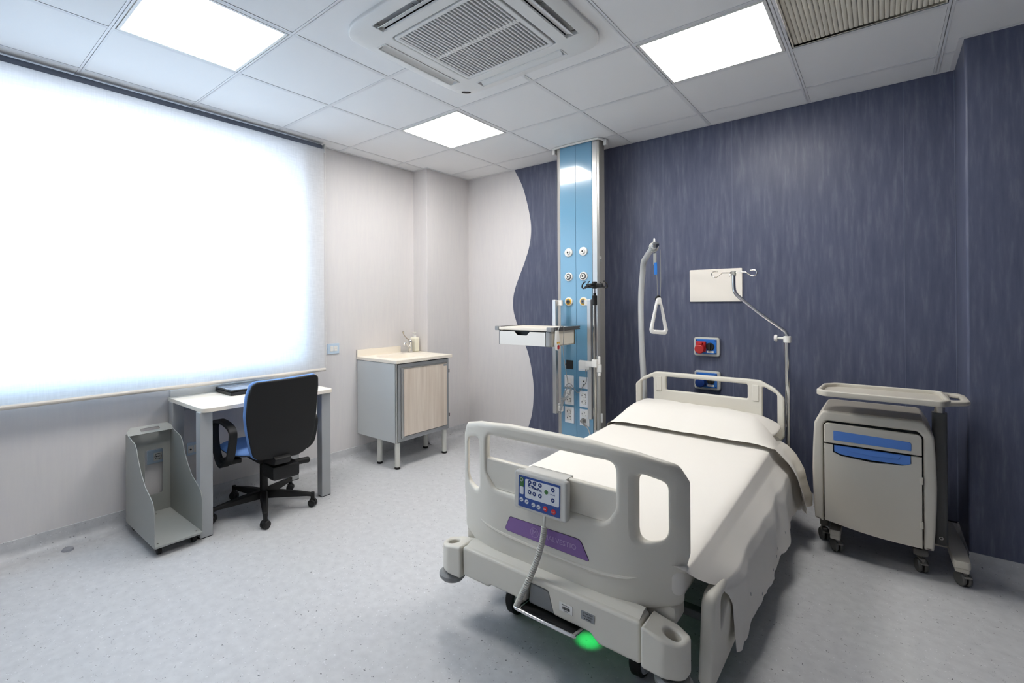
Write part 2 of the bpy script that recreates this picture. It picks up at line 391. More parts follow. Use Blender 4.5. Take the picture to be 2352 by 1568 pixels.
for j in range(-6, 3):
    y = GY+G*j
    for i in range(-3, 8):
        x0 = max(GX+G*i+.012, XL); x1 = min(GX+G*(i+1)-.012, XR)
        if x1-x0 > .02: runner(x0, x1, y-.012, y+.012)
# wall angles
TR = RUN
struct('trim_1', B().box(XL, XL+.02, YF, 3.29, ZC-.001, ZC+.001).box(XL, XL+.002, YF, 3.29, ZC-.001, ZC+.02), TR)
struct('trim_2', B().box(-3.32, .318, YB-.02, YB, ZC-.001, ZC+.001), TR)
struct('trim_3', B().box(-3.32, -3.30, 3.27, YB-.02, ZC-.001, ZC+.001).box(XL+.02, -3.32, 3.27, 3.29, ZC-.001, ZC+.001), TR)
struct('trim_4', B().box(.298, .318, 3.455, YB-.02, ZC-.001, ZC+.001).box(.318, XR, 3.455, 3.475, ZC-.001, ZC+.001), TR)

# window behind the blind
WF = M('window frame paint', (225, 226, 228), .4)
wf = B()
for z in (wz0, wz1-.06): wf.box(-3.78, -3.72, wy0, wy1, z, z+.06, .004)
for y in (wy0, wy1-.06): wf.box(-3.78, -3.72, y, y+.06, wz0, wz1, .004)
win = struct('window_1', wf, WF)
part('pane', B().box(-3.752, -3.748, wy0+.05, wy1-.05, wz0+.05, wz1-.05), glass_mat(), win)
part('window_sill', B().box(-3.72, XL+.015, wy0, wy1, wz0-.02, wz0+.004, .003), WF, win)

# ceiling light panels
EM = emat('light diffuser', (1.0, .965, .92), PANEL)
def light(i, j, label):
    x0, y0 = GX+G*i, GY+G*j
    t = thing('ceiling_light', label, 'ceiling light', (x0+.3, y0+.3, ZC), 'square light panels in the ceiling grid')
    b = B(); o, k = .0165, .030
    b.box(x0+o, x0+G-o, y0+o, y0+k, ZC-.001, ZC+.03).box(x0+o, x0+G-o, y0+G-k, y0+G-o, ZC-.001, ZC+.03)
    b.box(x0+o, x0+k, y0+k, y0+G-k, ZC-.001, ZC+.03).box(x0+G-k, x0+G-o, y0+k, y0+G-k, ZC-.001, ZC+.03)
    part('frame', b, WHITE, t)
    part('diffuser', B().box(x0+k, x0+G-k, y0+k, y0+G-k, ZC+.001, ZC+.02), EM, t)
light(-1, -3, 'square lit ceiling panel above the left side of the window blind')
light(-1, 0, 'square lit ceiling panel in front of the air conditioner, left of the service column')
light(2, 0, 'square lit ceiling panel above the bed, beside the ribbed grille')

# ribbed return grille in the ceiling
gt = thing('ceiling_grille', 'beige ribbed honeycomb grille set in the ceiling right of a lit panel', 'grille', (GX+3.5*G, GY+.5*G, ZC))
GR = M('beige grille', (224, 218, 202), .6)
x0, y0 = GX+3*G, GY
b = B(); o, k = .016, .022
b.box(x0+o, x0+G-o, y0+o, y0+k, ZC+.004, ZC+.03).box(x0+o, x0+G-o, y0+G-k, y0+G-o, ZC+.004, ZC+.03).box(x0+o, x0+k, y0+k, y0+G-k, ZC+.004, ZC+.03).box(x0+G-k, x0+G-o, y0+k, y0+G-k, ZC+.004, ZC+.03)
part('frame', b, GR, gt)
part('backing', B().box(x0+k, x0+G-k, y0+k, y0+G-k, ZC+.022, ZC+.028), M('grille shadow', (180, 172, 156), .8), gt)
def ribmesh():
    b = B()
    def f(u, v):
        y = -.278+.556*u; a = pi*v; r = .0085+.0012*sin(u*2*pi*46)
        return Vector((-r*cos(a), y, -r*sin(a)*.35))
    b.grid(f, 140, 6); me = mesh_of(b, 80); me.materials.append(GR); me.name = 'rib'; return me
rm = ribmesh()
for k in range(30): inst('rib', rm, gt, (x0+.022+.0093+k*.01855, y0+.3, ZC+.016))

# ------------------------------------------------------------------ ceiling air conditioner
AX, AY = -1.50, 1.825; az = ZC-.028
AC = M('air conditioner plastic', (226, 226, 224), .45)
ac = thing('air_conditioner', 'white square ceiling cassette air conditioner with slotted intake grille', 'air conditioner', (AX, AY, az))
H = .475
holes = []
for d in range(4):
    R_ = Matrix.Rotation(d*pi/2, 2)
    holes.append([tuple(R_ @ Vector(p)) for p in rrect(-.275, .275, .352, .412, .015, 3)])
sq = rrect(-.288, .288, -.288, .288, .02, 3)
fn = lambda u, v, w_: (AX+u, AY+v, az+.014+w_ + (.012*max(0, (max(abs(u), abs(v))-.40)/.075)**2))
part('front_panel', B().plate(rrect(-H, H, -H, H, .17, 8), holes+[sq], .026, .006, fn, [x*.05 for x in range(-9, 10)], [x*.05 for x in range(-9, 10)]), AC, ac)
part('housing', B().box(AX-.43, AX+.43, AY-.43, AY+.43, az+.05, az+.075), DARK, ac, label='dark interior of the air outlets')
for d in range(4):
    R4 = Matrix.Translation((AX, AY, az)) @ Matrix.Rotation(d*pi/2, 4, 'Z')
    def f(u, v):
        x = -.262+.524*u; y = .3545+.040*v
        return R4 @ Vector((x, y, .016-.020*v+.004*sin(pi*v)))
    b = B().grid(f, 2, 6, thick=.003); part('louvre', b, AC, ac)
    b = B(); b.bm.free(); b.bm = bmesh.new()
    b.box(-.278, .278, .346, .352, -.003, .02, .002, 2, R4).box(-.278, -.272, .352, .414, -.002, .02, .002, 2, R4).box(.272, .278, .352, .414, -.002, .02, .002, 2, R4)
    b.box(-.002, .002, .37, .41, .012, .03, 0, 2, R4)
    part('outlet_frame', b, AC, ac)
# intake grille: frame, cross bar, slats
b = B(); g0 = .282; gi = .262
b.plate(rrect(-g0, g0, -g0, g0, .02, 3), [rrect(-gi, gi, -gi, gi, .006, 2)], .016, .004, lambda u, v, w_: (AX+u, AY+v, az+.006+w_))
b.box(AX-gi, AX+gi, AY-.012, AY+.012, az+.001, az+.012)
gf = part('intake_grille', b, AC, ac)
npit = 27; pit = 2*gi/npit
sm = mesh_of(B().box(-pit*.24, pit*.24, -gi, gi, 0, .012, .0015, 1)); sm.materials.append(AC); sm.name = 'slat'
for k in range(npit+1): inst('slat', sm, ac, (AX-gi+pit*k if 0 < k < npit else AX+(-gi+.002 if k == 0 else gi-.002), AY, az-.0005))
part('filter', B().box(AX-gi, AX+gi, AY-gi, AY+gi, az+.016, az+.02), M('grey filter', (112, 112, 112), .8), ac)
e = B(); e.lathe([(0, 0), (.030, 0), (.026, .006), (0, .008)], (0, 0, 0), (0, 0, -1), 24)
bmesh.ops.transform(e.bm, matrix=Matrix.Translation((AX-.405, AY+.405, az+.004)) @ Matrix.Rotation(RAD(45), 4, 'Z') @ Matrix.Diagonal((1.0, .45, 1, 1)), verts=e.bm.verts)
part('receiver_window', e, BLACK, ac, label='small dark oval receiver')

# ------------------------------------------------------------------ roller blind
bl = thing('roller_blind', 'large white translucent roller blind glowing with daylight over the window', 'blind', (-3.42, .9, .82))
part('cloth', B().grid(lambda u, v: Vector((-3.42-.004*sin(v*3), -.62+2.835*u, .835+1.78*v)), 20, 20), blind_mat(), bl)
part('bottom_bar', B().cyl((-3.42, -.62, .825), (-3.42, 2.22, .825), .013, n=16), M('blind bar', (214, 208, 198), .35), bl)
part('roller', B().cyl((-3.44, -.62, 2.628), (-3.44, 2.20, 2.628), .024, n=20), M('grey roller', (92, 100, 116), .6), bl)
for y_ in (2.215, -.632): part('bracket', B().box(-3.50, -3.405, y_, y_+.007, 2.585, 2.655, .003), WHITE, bl)
part('pull_chain', B().tube([(-3.415, 2.226, 2.60)]+[(-3.415, 2.226+.001*sin(k), 2.6-.0178*k) for k in range(1, 100)], lambda t: .0014+.0009*sin(t*900), 6), WHITE, bl, kind='stuff')

# ------------------------------------------------------------------ service column
BLU = M('glossy blue panel', (104, 152, 182), .16, spec=.6, coat=.6)
col = thing('service_column', 'tall grey and glossy blue medical service column with gas outlets and sockets', 'service column', (-1.887, 3.66, 0))
cx0, cx1, cyf, cyb = -2.080, -1.697, 3.60, 3.715
b = B()
sh = roundpoly([(cx0, cyf+.01), (cx0+.038, cyf), (cx0+.038, cyb), (cx0, cyb)], [.02, .002, .002, .02])
b.prism(sh, ZC, None)
sh = roundpoly([(cx1, cyf+.012), (cx1, cyb), (cx1-.055, cyb), (cx1-.055, cyf), (cx1-.014, cyf)], [.006, .02, .002, .002, .010])
b.prism(sh, ZC, None)
b.box(cx0+.03, cx1-.05, cyf+.012, cyb-.01, 0, ZC)
part('body', b, ALU, col)
part('side_panel', B().box(cx1-.002, cx1+.002, cyf+.016, cyb-.012, .002, ZC-.002), M('grey side panel', (150, 148, 143), .5), col)
part('front_panel', B().box(cx0+.040, (cx0+cx1)/2-.0095, cyf-.003, cyf+.014, .01, ZC-.012, .0015), BLU, col, label='glossy blue front panel')
part('front_panel', B().box((cx0+cx1)/2-.008, cx1-.057, cyf-.003, cyf+.014, .01, ZC-.012, .0015), BLU, col, label='glossy blue front panel')
b = B(); b.tube([(cx0-.02, cyf+.02, ZC-.045), (cx0-.02, cyf+.0, ZC-.010), (cx0+.02, cyf-.02, ZC-.008), (cx1-.04, cyf-.02, ZC-.008), (cx1+.01, cyf+.0, ZC-.008), (cx1+.03, cyf+.06, ZC-.012), (cx1+.03, cyf+.085, ZC-.02)], .009, 8, smooth=4)
b.box(cx1+.018, cx1+.044, cyf+.05, cyf+.09, ZC-.05, ZC-.004, .004); b.box(cx0-.034, cx0-.008, cyf-.005, cyf+.035, ZC-.05, ZC-.004, .004)
part('ceiling_collar', b, WHITE, col)
OR = M('yellow outlet ring', (226, 176, 52), .4); LG = M('outlet grey', (120, 120, 120), .3, metal=.6)
def outlet(x, z, kind):
    y = cyf-.003
    b = B().lathe([(0, 0), (.036, 0), (.036, .006), (.033, .010), (.026, .011), (.024, .008), (0, .008)], (x, y, z), (0, -1, 0), 28)
    o = part('gas_outlet', b, WHITE, col, label='white round gas outlet' if kind < 2 else 'white round gas outlet with yellow ring')
    if kind == 2: part('colour_ring', B().lathe([(.013, 0), (.027, 0), (.027, .0125), (.020, .016), (.013, .014)], (x, y, z), (0, -1, 0), 28), OR, o)
    if kind == 1: part('colour_ring', B().lathe([(.021, 0), (.025, 0), (.025, .013), (.021, .013)], (x, y, z), (0, -1, 0), 28), BLACK, o)
    part('valve', B().lathe([(.008, 0), (.019, 0), (.019, .014), (.016, .022), (.009, .022), (.008, .012)], (x, y, z), (0, -1, 0), 24), WHITE if kind < 2 else LG, o)
    part('valve_core', B().lathe([(0, 0), (.0085, 0), (.0085, .019), (0, .019)], (x, y, z), (0, -1, 0), 16), BLACK, o)
for z, kd in ((1.772, 0), (1.571, 1), (1.365, 2)):
    for x in (-1.962, -1.829): outlet(x, z, kd)
def sockmod(b, x, y, z, n_, s):   # holes of a socket insert, on plane facing n_
    pass
HOLE = M('socket holes', (30, 30, 32), .6); PLATE = M('socket plate white', (228, 230, 233), .35)
def cplate(x, z, w_, h, kind):
    y = cyf-.003
    o = part('socket_plate', B().box(x-w_/2, x+w_/2, y-.008, y, z-h/2, z+h/2, .003), PLATE, col)
    yy = y-.008
    if kind == 'schuko':
        for dz in (.029, -.023):
            part('socket_insert', B().box(x-.026, x+.022, yy-.002, yy, z+dz-.025, z+dz+.023, .001), WHITE, o)
            b = B()
            part('socket_rim', B().lathe([(.0165, 0), (.018, .0005), (.018, .0025), (.0165, .0025)], (x-.004, yy, z+dz), (0, -1, 0), 24), GREYM, o)
            b.cyl((x-.018, yy, z+dz), (x-.018, yy-.003, z+dz), .0038, n=10).cyl((x+.006, yy, z+dz+.010), (x+.006, yy-.003, z+dz+.010), .003, n=10)
            for q in (-.013, 0, .013): b.cyl((x+.013, yy, z+dz+q), (x+.013, yy-.003, z+dz+q), .0027, n=10)
            part('socket_holes', b, HOLE, o)
    elif kind == 'data':
        for dz in (.012, -.018): part('data_port', B().box(x-.022, x+.022, yy-.003, yy, z+dz-.012, z+dz+.012, .001), WHITE, o); part('socket_holes', B().box(x-.006, x+.006, yy-.0036, yy-.002, z+dz-.005, z+dz+.006), HOLE, o)
    elif kind == 'switch':
        part('switch_rocker', B().box(x-.022, x-.001, yy-.005, yy, z-.022, z+.022, .002), WHITE, o); part('switch_rocker', B().box(x+.001, x+.022, yy-.005, yy, z-.022, z+.022, .002), WHITE, o)
cplate(-1.963, .706, .084, .100, 'switch'); cplate(-1.962, .576, .084, .128, 'schuko'); cplate(-1.961, .428, .084, .132, 'schuko')
cplate(-1.828, .706, .086, .094, 'data'); cplate(-1.827, .574, .086, .132, 'schuko'); cplate(-1.826, .425, .086, .134, 'schuko'); cplate(-1.833, .842, .088, .080, 'blank')
part('cable_opening', B().box(-1.992, -1.926, cyf-.0045, cyf-.002, .806, .880, .001).cyl((-1.992, cyf-.003, .843), (-1.992, cyf-.005, .843), .008, n=12), BLACK, col, label='black square opening')
part('serial_label', B().box(cx1+.002, cx1+.0028, 3.606, 3.640, 1.703, 1.723), WHITE, col); part('serial_label', B().box(cx1+.002, cx1+.0028, 3.612, 3.645, 1.681, 1.694), GREYM, col)
part('label_print', B().text('TV03', .011, frame((cx1+.003, 3.623, 1.713), (0, 1, 0), (0, 0, 1))), BLACK, col)
# rails
def rail(x0, label):
    part('equipment_rail', B().box(x0, x0+.034, 3.468, 3.500, .45, 1.38, .005, 3), ALU, col, label=label)
rail(-2.047, 'left vertical aluminium rail'); rail(-1.738, 'right vertical aluminium rail')
for z in (1.355, .49):
    b = B(); b.box(-2.022, -1.975, 3.495, 3.520, z-.022, z+.022, .003); b.box(-2.062, -2.030, 3.495, 3.598, z-.022, z+.022, .003); part('rail_bracket', b, WHITE, col)
    b = B(); b.box(-1.775, -1.700, 3.498, 3.520, z-.022, z+.022, .003); b.box(-1.765, -1.74, 3.51, 3.598, z-.022, z+.022, .003); part('rail_bracket', b, WHITE, col)

# infusion pole on the column
ip = thing('infusion_pole', 'silver infusion pole with black four-hook head clamped to the column rail', 'infusion pole', (-1.66, 3.43, .38))
ix, iy = -1.657, 3.435
part('outer_tube', B().cyl((ix, iy, .385), (ix, iy, 1.35), .0135, n=24, bev=.001), STEEL, ip)
part('inner_tube', B().cyl((ix, iy, 1.33), (ix, iy, 1.49), .0075, n=20), CHROME, ip)
part('sleeve', B().cyl((ix, iy, 1.335), (ix, iy, 1.41), .0195, n=24, bev=.004).cyl((ix, iy, 1.41), (ix, iy, 1.428), .010, n=16), BLACK, ip)
b = B(); b.box(ix-.068, ix+.068, iy-.012, iy+.012, 1.468, 1.502, .007); b.cyl((ix, iy, 1.462), (ix, iy, 1.516), .019, n=20, bev=.004); b.box(ix-.010, ix+.010, iy-.07, iy+.07, 1.478, 1.500, .005)
for sx_ in (-1, 1):
    P = [(ix+sx_*.062, iy, 1.49), (ix+sx_*.076, iy, 1.474), (ix+sx_*.092, iy, 1.466), (ix+sx_*.103, iy, 1.476), (ix+sx_*.098, iy, 1.498), (ix+sx_*.082, iy, 1.514), (ix+sx_*.074, iy, 1.516)]
    b.tube(P, .0055, 8, smooth=4)
    P = [(ix, iy+sx_*.065, 1.49), (ix, iy+sx_*.085, 1.476), (ix, iy+sx_*.105, 1.482), (ix, iy+sx_*.105, 1.504), (ix, iy+sx_*.085, 1.514)]
    b.tube(P, .0042, 8, smooth=4)
    b.tube([(ix+sx_*.068, iy, 1.48), (ix+sx_*.068, iy-.004, 1.468), (ix+sx_*.078, iy-.004, 1.466), (ix+sx_*.08, iy, 1.48)], .003, 6, smooth=3)
part('hook_head', b, BLACK, ip)
b = B(); b.box(-1.80, -1.715, 3.455, 3.467, .835, .905, .003); b.box(ix-.02, ix+.022, iy-.022, iy+.02, .862, .922, .006); b.box(ix+.012, ix+.046, iy+.0, iy+.024, .825, .885, .004); b.box(ix+.018, ix+.038, iy+.004, iy+.02, .885, .945, .004)
b.box(-1.74, ix-.015, 3.44, 3.466, .862, .902, .003)
b.cyl((ix+.03, iy+.01, .80), (ix+.03, iy+.01, .825), .012, n=16)
part('clamp', b, WHITE, ip)
part('end_cap', B().box(-1.645, -1.63, 3.50, 3.515, .43, .50, .003), WHITE, ip)

# shelf with drawer on the left rail
sd = thing('drawer_shelf', 'white wall shelf box with one drawer and dark side rails, mounted beside the column', 'shelf', (-2.06, 3.26, 1.03))
X0, X1, Y0, Y1 = -2.297, -1.823, 3.066, 3.45
part('shelf_top', B().box(X0+.005, X1-.02, Y0, Y1, 1.145, 1.168, .004), CREAM, sd)
for a_ in ((X1-.025, X1+.006, Y1+.06), (X0-.03, X0+.006, Y1)): part('side_rail', B().box(a_[0], a_[1], Y0+.03, a_[2], 1.143, 1.172, .003), M('dark grey rail', (98, 97, 95), .4, metal=.4), sd)
for a_ in ((X1-.035, X1+.006, Y0+.04), (X0-.034, X0+.004, Y0+.03)): part('corner_cap', B().box(a_[0], a_[1], Y0-.004, a_[2], 1.141, 1.174, .005), GREYM, sd)
b = B(); b.box(X1-.022, X1-.010, Y0+.02, Y1, 1.033, 1.142, .001); b.box(X0+.010, X0+.022, Y0+.02, Y1, 1.033, 1.142, .001); b.box(X0+.01, X1-.01, Y1-.012, Y1, 1.033, 1.142); b.box(X0+.01, X1-.01, Y0+.02, Y1, 1.031, 1.038)
part('casing', b, M('cream casing', (228, 221, 207), .45), sd)
part('corner_post', B().box(X1-.045, X1-.008, Y0+.001, Y0+.034, 1.030, 1.142, .008, 3), GREYM, sd)
part('corner_post', B().box(X0+.001, X0+.014, Y0+.004, Y0+.034, 1.030, 1.142, .002), GREYM, sd)
dx0, dx1 = X0+.015, X1-.047
out_ = [(dx0, 1.033), (dx1, 1.033), (dx1, 1.136), (-2.005, 1.136), (-2.032, 1.108), (-2.120, 1.108), (-2.150, 1.136), (dx0, 1.136)]
dr = part('drawer', B().slab(out_, [], Y0, Y0+.014, .0012), WHITE, sd)
part('grip_shadow', B().box(dx0, dx1, Y0+.016, Y0+.30, 1.04, 1.044).box(dx0+.01, dx1-.01, Y0+.05, Y0+.055, 1.04, 1.14), BLACK, dr, label='black sheets put in for the shade inside the drawer')  # black sheets give the grip notch its shade
for y_ in (Y0+.05, Y1+.045): part('bolt', B().cyl((X1+.006, y_, 1.158), (X1+.010, y_, 1.158), .006, n=12), CHROME, sd)
part('rail_mount', B().box(-2.06, -2.0, Y1-.002, 3.469, 1.05, 1.13, .002), GREYM, sd)

# nurse call handset hanging over the shelf side
YH = Y0-.022
nc = thing('call_handset', 'white nurse call handset with red button hanging from the shelf side on a grey cord', 'call button', (X1+.02, YH+.075, 1.01))
hx = X1+.010; YH = Y0-.022
b = B().plate([(YH+.06, 1.150), (YH+.092, 1.150), (YH+.108, 1.06), (YH+.106, 1.016), (YH+.084, 1.004), (YH+.062, 1.012), (YH+.050, 1.05)], [], .018, .006, lambda u, v, w_: (hx+.010+w_, u, v))
part('handset_body', b, WHITE, nc)
part('call_button', B().plate(rrect(YH+.066, YH+.094, 1.014, 1.044, .008, 4), [], .006, .002, lambda u, v, w_: (hx+.019+w_, u, v)), M('red button', (176, 26, 30), .4), nc, label='red call button')
for q in (.068, .090): part('light_button', B().cyl((hx+.018, YH+q, 1.062), (hx+.021, YH+q, 1.062), .0075, n=16), OR, nc)
CORD = M('grey cord', (150, 152, 152), .5)
part('cord', B().tube([(hx+.010, Y0+.072, 1.148), (hx+.012, Y0+.09, 1.176), (hx+.014, Y0+.13, 1.18), (hx+.012, Y0+.155, 1.16), (hx+.005, Y0+.16, 1.08), (hx-.002, Y0+.165, 1.0), (hx-.03, Y0+.25, .85), (-1.925, 3.50, .70), (-1.955, 3.52, .66)], .0032, 8, smooth=6), CORD, nc)
# bundled loops
b = B(); random.seed(3)
for k in range(7):
    o = random.uniform(-.008, .008); q = random.uniform(-.012, .012)
    P = [(-2.00+o, 3.50, .46+q), (-1.99+o, 3.515+o, .52), (-1.975+o, 3.52, .575), (-1.955+o, 3.52, .64), (-1.925+o, 3.515, .675+q), (-1.905+o, 3.51, .655+q), (-1.925+o, 3.505, .61), (-1.965+o, 3.505, .565), (-1.985+o, 3.495, .51)]
    b.tube([(a_+random.uniform(-.006, .006), c_, d_+random.uniform(-.008, .008)) for a_, c_, d_ in P], .0021, 6, closed=True, smooth=4)
b.tube([(-1.99, 3.51, .572), (-1.965, 3.53, .575), (-1.95, 3.51, .57), (-1.97, 3.49, .568)], .004, 6, closed=True, smooth=4)
b.tube([(-1.96, 3.51, .665), (-1.93, 3.515, .70), (-1.90, 3.52, .69), (-1.88, 3.54, .645), (-1.86, 3.56, .63), (-1.835, 3.58, .675), (-1.80, 3.575, .72), (-1.80, 3.57, .79), (-1.80, 3.56, .84), (-1.795, 3.555, .842)], .003, 8, smooth=5)
part('cord_bundle', b, CORD, nc)
part('plug', B().cyl((-1.800, cyf-.012, .842), (-1.800, cyf-.045, .842), .017, .012, n=20, bev=.002), M('grey plug', (150, 148, 144), .5), nc, label='round grey plug')

pc = thing('power_cable', 'grey power plug and cable in the lowest right socket of the column', 'power cable', (-1.83, 3.56, .395))
part('plug', B().cyl((-1.832, cyf-.012, .402), (-1.832, cyf-.05, .402), .020, .015, n=20, bev=.003).tube([(-1.832, cyf-.045, .402), (-1.80, cyf-.07, .385), (-1.775, cyf-.075, .375)], .007, 10, smooth=3), M('grey plug', (150, 148, 144), .5), pc)
part('cable', B().tube([(-1.785, cyf-.073, .378), (-1.760, cyf-.08, .36), (-1.74, cyf-.08, .30), (-1.735, cyf-.08, .2), (-1.73, cyf-.1, .1), (-1.66, cyf-.16, .01), (-1.5, cyf-.3, .006), (-1.3, cyf-.3, .006)], .0045, 8, smooth=6), M('pale cable', (196, 197, 196), .5), pc)

# ------------------------------------------------------------------ things on the back wall
wp = solo('wall_plate', B().plate(rrect(-1.104, -.751, 1.357, 1.597, .008, 3), [], .014, .004, lambda u, v, w_: (u, YB-.011+w_, v)), M('cream plate', (238, 232, 222), .4), 'blank cream rectangular cover plate on the blue wall above the bed', 'wall plate')
def indus(x0, z0, col_, label):
    x1, z1 = x0+.178, z0+.140
    t = thing('industrial_socket', label, 'wall socket', ((x0+x1)/2, YB, z0), 'blue industrial sockets on the blue wall')
    part('frame', B().plate(rrect(x0, x1, z0, z1, .022, 4), [], .028, .008, lambda u, v, w_: (u, YB-.018+w_, v)), M('socket grey', (186, 186, 180), .4), t)
    part('faceplate', B().box(x0+.016, x1-.020, YB-.042, YB-.03, z0+.018, z1-.014, .004), M('socket blue', (28, 104, 190), .35), t)
    for a, c in ((x0+.024, z0+.026), (x1-.028, z0+.026), (x0+.024, z1-.022), (x1-.028, z1-.022)):
        part('screw', B().cyl((a, YB-.042, c), (a, YB-.045, c), .0035, n=10), BLACK, t)
    b = B().box(x0+.022, x0+.090, YB-.060, YB-.041, z0+.034, z1-.030, .004)
    b.cyl((x0+.055, YB-.05, z0+.062), (x0+.055, YB-.098, z0+.054), .033, n=28, bev=.005).box(x0+.040, x0+.072, YB-.088, YB-.05, z0+.088, z0+.103, .004)
    part('plug_socket', b, col_, t)
    b = B().cyl((x0+.116, YB-.042, z0+.074), (x0+.116, YB-.052, z0+.074), .028, n=28, bev=.003).box(x0+.110, x0+.122, YB-.066, YB-.05, z0+.050, z0+.098, .003)
    part('rotary_switch', b, BLACK, t)
    part('name_tag', B().box(x0+.094, x0+.140, YB-.0435, YB-.0415, z0+.028, z0+.042), WHITE, t)
    part('tag_print', B().text('RX 16A', .009, frame((x0+.117, YB-.0442, z0+.035), (1, 0, 0), (0, 0, 1))), BLACK, t)
indus(-1.074, .953, M('socket red', (176, 30, 30), .35), 'blue wall socket with a red round plug socket, above the headboard')
indus(-1.072, .705, M('socket dark blue', (16, 52, 120), .35), 'blue wall socket with a dark blue plug socket, behind the headboard rail')

# ------------------------------------------------------------------ left wall sockets
PB = M('pale blue plate', (196, 214, 230), .25)
sw = thing('wall_switch', 'pale blue plate with switch and small socket beside the blind', 'wall switch', (XL, 2.356, .93))
part('faceplate', B().box(XL, XL+.009, 2.296, 2.412, .935, 1.022, .003), PB, sw)
part('switch_rocker', B().box(XL+.008, XL+.014, 2.322, 2.352, .957, 1.0, .002), WHITE, sw); part('socket_insert', B().box(XL+.008, XL+.011, 2.362, 2.392, .957, 1.0, .001), WHITE, sw)
b = B(); [b.cyl((XL+.010, 2.377, .978+q), (XL+.0125, 2.377, .978+q), .003, n=10) for q in (-.013, 0, .013)]; part('socket_holes', b, HOLE, sw)
sk = thing('wall_socket', 'pale blue plated socket seen through the opening of the grey trolley', 'wall socket', (XL, 1.04, .34))
part('faceplate', B().box(XL, XL+.009, .985, 1.105, .345, .43, .003), PB, sk); part('socket_insert', B().box(XL+.008, XL+.011, 1.02, 1.068, .362, .412, .001), WHITE, sk); part('socket_insert', B().box(XL+.008, XL+.011, 1.07, 1.094, .362, .412, .001), WHITE, sk)
b = B().lathe([(.017, 0), (.019, 0), (.019, .003), (.017, .003)], (XL+.010, 1.044, .387), (1, 0, 0), 24)
[b.cyl((XL+.010, 1.044+q, .387), (XL+.0135, 1.044+q, .387), .003, n=10) for q in (-.010, 0, .010)]; [b.cyl((XL+.010, 1.082, .387+q), (XL+.0135, 1.082, .387+q), .003, n=10) for q in (-.013, 0, .013)]
part('socket_holes', b, HOLE, sk)
sk = thing('wall_socket', 'wall socket strip in the shade under the desk, by its left front leg', 'wall socket', (XL, 1.27, .34))
part('faceplate', B().box(XL, XL+.009, 1.215, 1.325, .345, .43, .003), PB, sk)
for q in (0, .034, .068): part('socket_insert', B().box(XL+.008, XL+.011, 1.222+q, 1.252+q, .362, .41, .001), WHITE, sk)
b = B(); [b.cyl((XL+.010, 1.237+q, .385), (XL+.0135, 1.237+q, .385), .006, n=12) for q in (0, .068)]; part('socket_holes', b, HOLE, sk)

# ------------------------------------------------------------------ sink cabinet
sx0, sx1, sy0, sy1 = -3.505, -2.985, 2.600, 3.225
sc_ = thing('sink_cabinet', 'grey metal sink cabinet with pale wood door on four round legs', 'sink cabinet', (-3.24, 2.91, 0))
GSIDE = M('sink side grey', (202, 206, 207), .4)
b = B(); b.box(sx0, sx1-.017, sy0, sy0+.018, .215, .862, .001).box(sx0, sx1-.017, sy1-.018, sy1, .215, .862, .001).box(sx0+.001, sx0+.01, sy0+.018, sy1-.018, .22, .86).box(sx0+.01, sx1-.018, sy0+.018, sy1-.018, .218, .232)
part('body', b, GSIDE, sc_)
ZF, ZG = .222, .858
b = B(); fx = sx1
b.box(fx-.016, fx+.004, sy0+.016, sy0+.045, ZF, ZG, .002).box(fx-.016, fx+.004, sy1-.025, sy1-.002, ZF, ZG, .002)
b.box(fx-.016, fx+.003, sy0+.045, sy1-.025, ZF+.0005, ZF+.035, .002).box(fx-.016, fx+.003, sy0+.045, sy1-.025, ZG-.030, ZG-.0005, .002)
part('front_frame', b, GREYM, sc_)
part('corner_strip', B().cyl((fx-.004, sy0+.004, .216), (fx-.004, sy0+.004, .862), .007, n=12), ALU, sc_)
door = part('door', B().box(fx-.006, fx+.010, sy0+.075, sy1-.030, ZF+.040, ZG-.040, .002), wood_mat(), sc_, label='pale wood door panel')
b = B(); b.box(fx-.006, fx+.018, sy0+.046, sy0+.060, ZF+.03, ZG-.03, .005, 3).box(fx-.006, fx+.012, sy0+.062, sy0+.075, ZF+.035, ZG-.035, .003)
b.box(fx-.006, fx+.013, sy0+.063, sy1-.026, ZG-.0395, ZG-.031, .002)
part('handle_profile', b, ALU, door)
part('maker_plate', B().box(fx+.010, fx+.0115, sy1-.075, sy1-.035, ZG-.062, ZG-.046), GREYM, door)
part('hinge', B().box(fx-.01, fx+.004, sy1, sy1+.010, .73, .76, .001), DARK, sc_); part('hinge', B().box(fx-.01, fx+.004, sy1, sy1+.010, .33, .36, .001), DARK, sc_)
for x, y in ((-3.01, 2.63), (-3.235, 2.63), (-3.25, 3.19), (-3.01, 3.19)):
    l = part('leg', B().cyl((x, y, .018), (x, y, .216), .0215, n=24), M('leg grey', (206, 206, 200), .35), sc_)
    part('foot', B().cyl((x, y, 0), (x, y, .020), .0235, n=24, bev=.003), RUBBER, l)
tp = thing('washbasin', 'cream washbasin top with backsplash on the grey sink cabinet', 'washbasin', (-3.24, 2.91, .862))
ct = (.865, .892)
b = B().plate([(-3.506, 2.592), (-2.972, 2.592), (-2.972, 3.262), (-3.318, 3.262), (-3.318, 3.286), (-3.506, 3.286)], [rrect(-3.40, -3.09, 2.70, 3.13, .07, 6)], .027, .003, lambda u, v, w_: (u, v, .8785+w_))
part('counter', b, CREAM, tp)
R0 = rrect(-3.40, -3.09, 2.70, 3.13, .07, 6)
def bas(u, v):
    k = int(round(u*len(R0))) % len(R0); p = R0[k]; c = (-3.245, 2.915); d = [(1.0, .891), (.97, .885), (.93, .86), (.86, .80), (.70, .775), (.35, .768), (.05, .765)][int(round(v*6))]
    return Vector((c[0]+(p[0]-c[0])*d[0], c[1]+(p[1]-c[1])*d[0], d[1]))
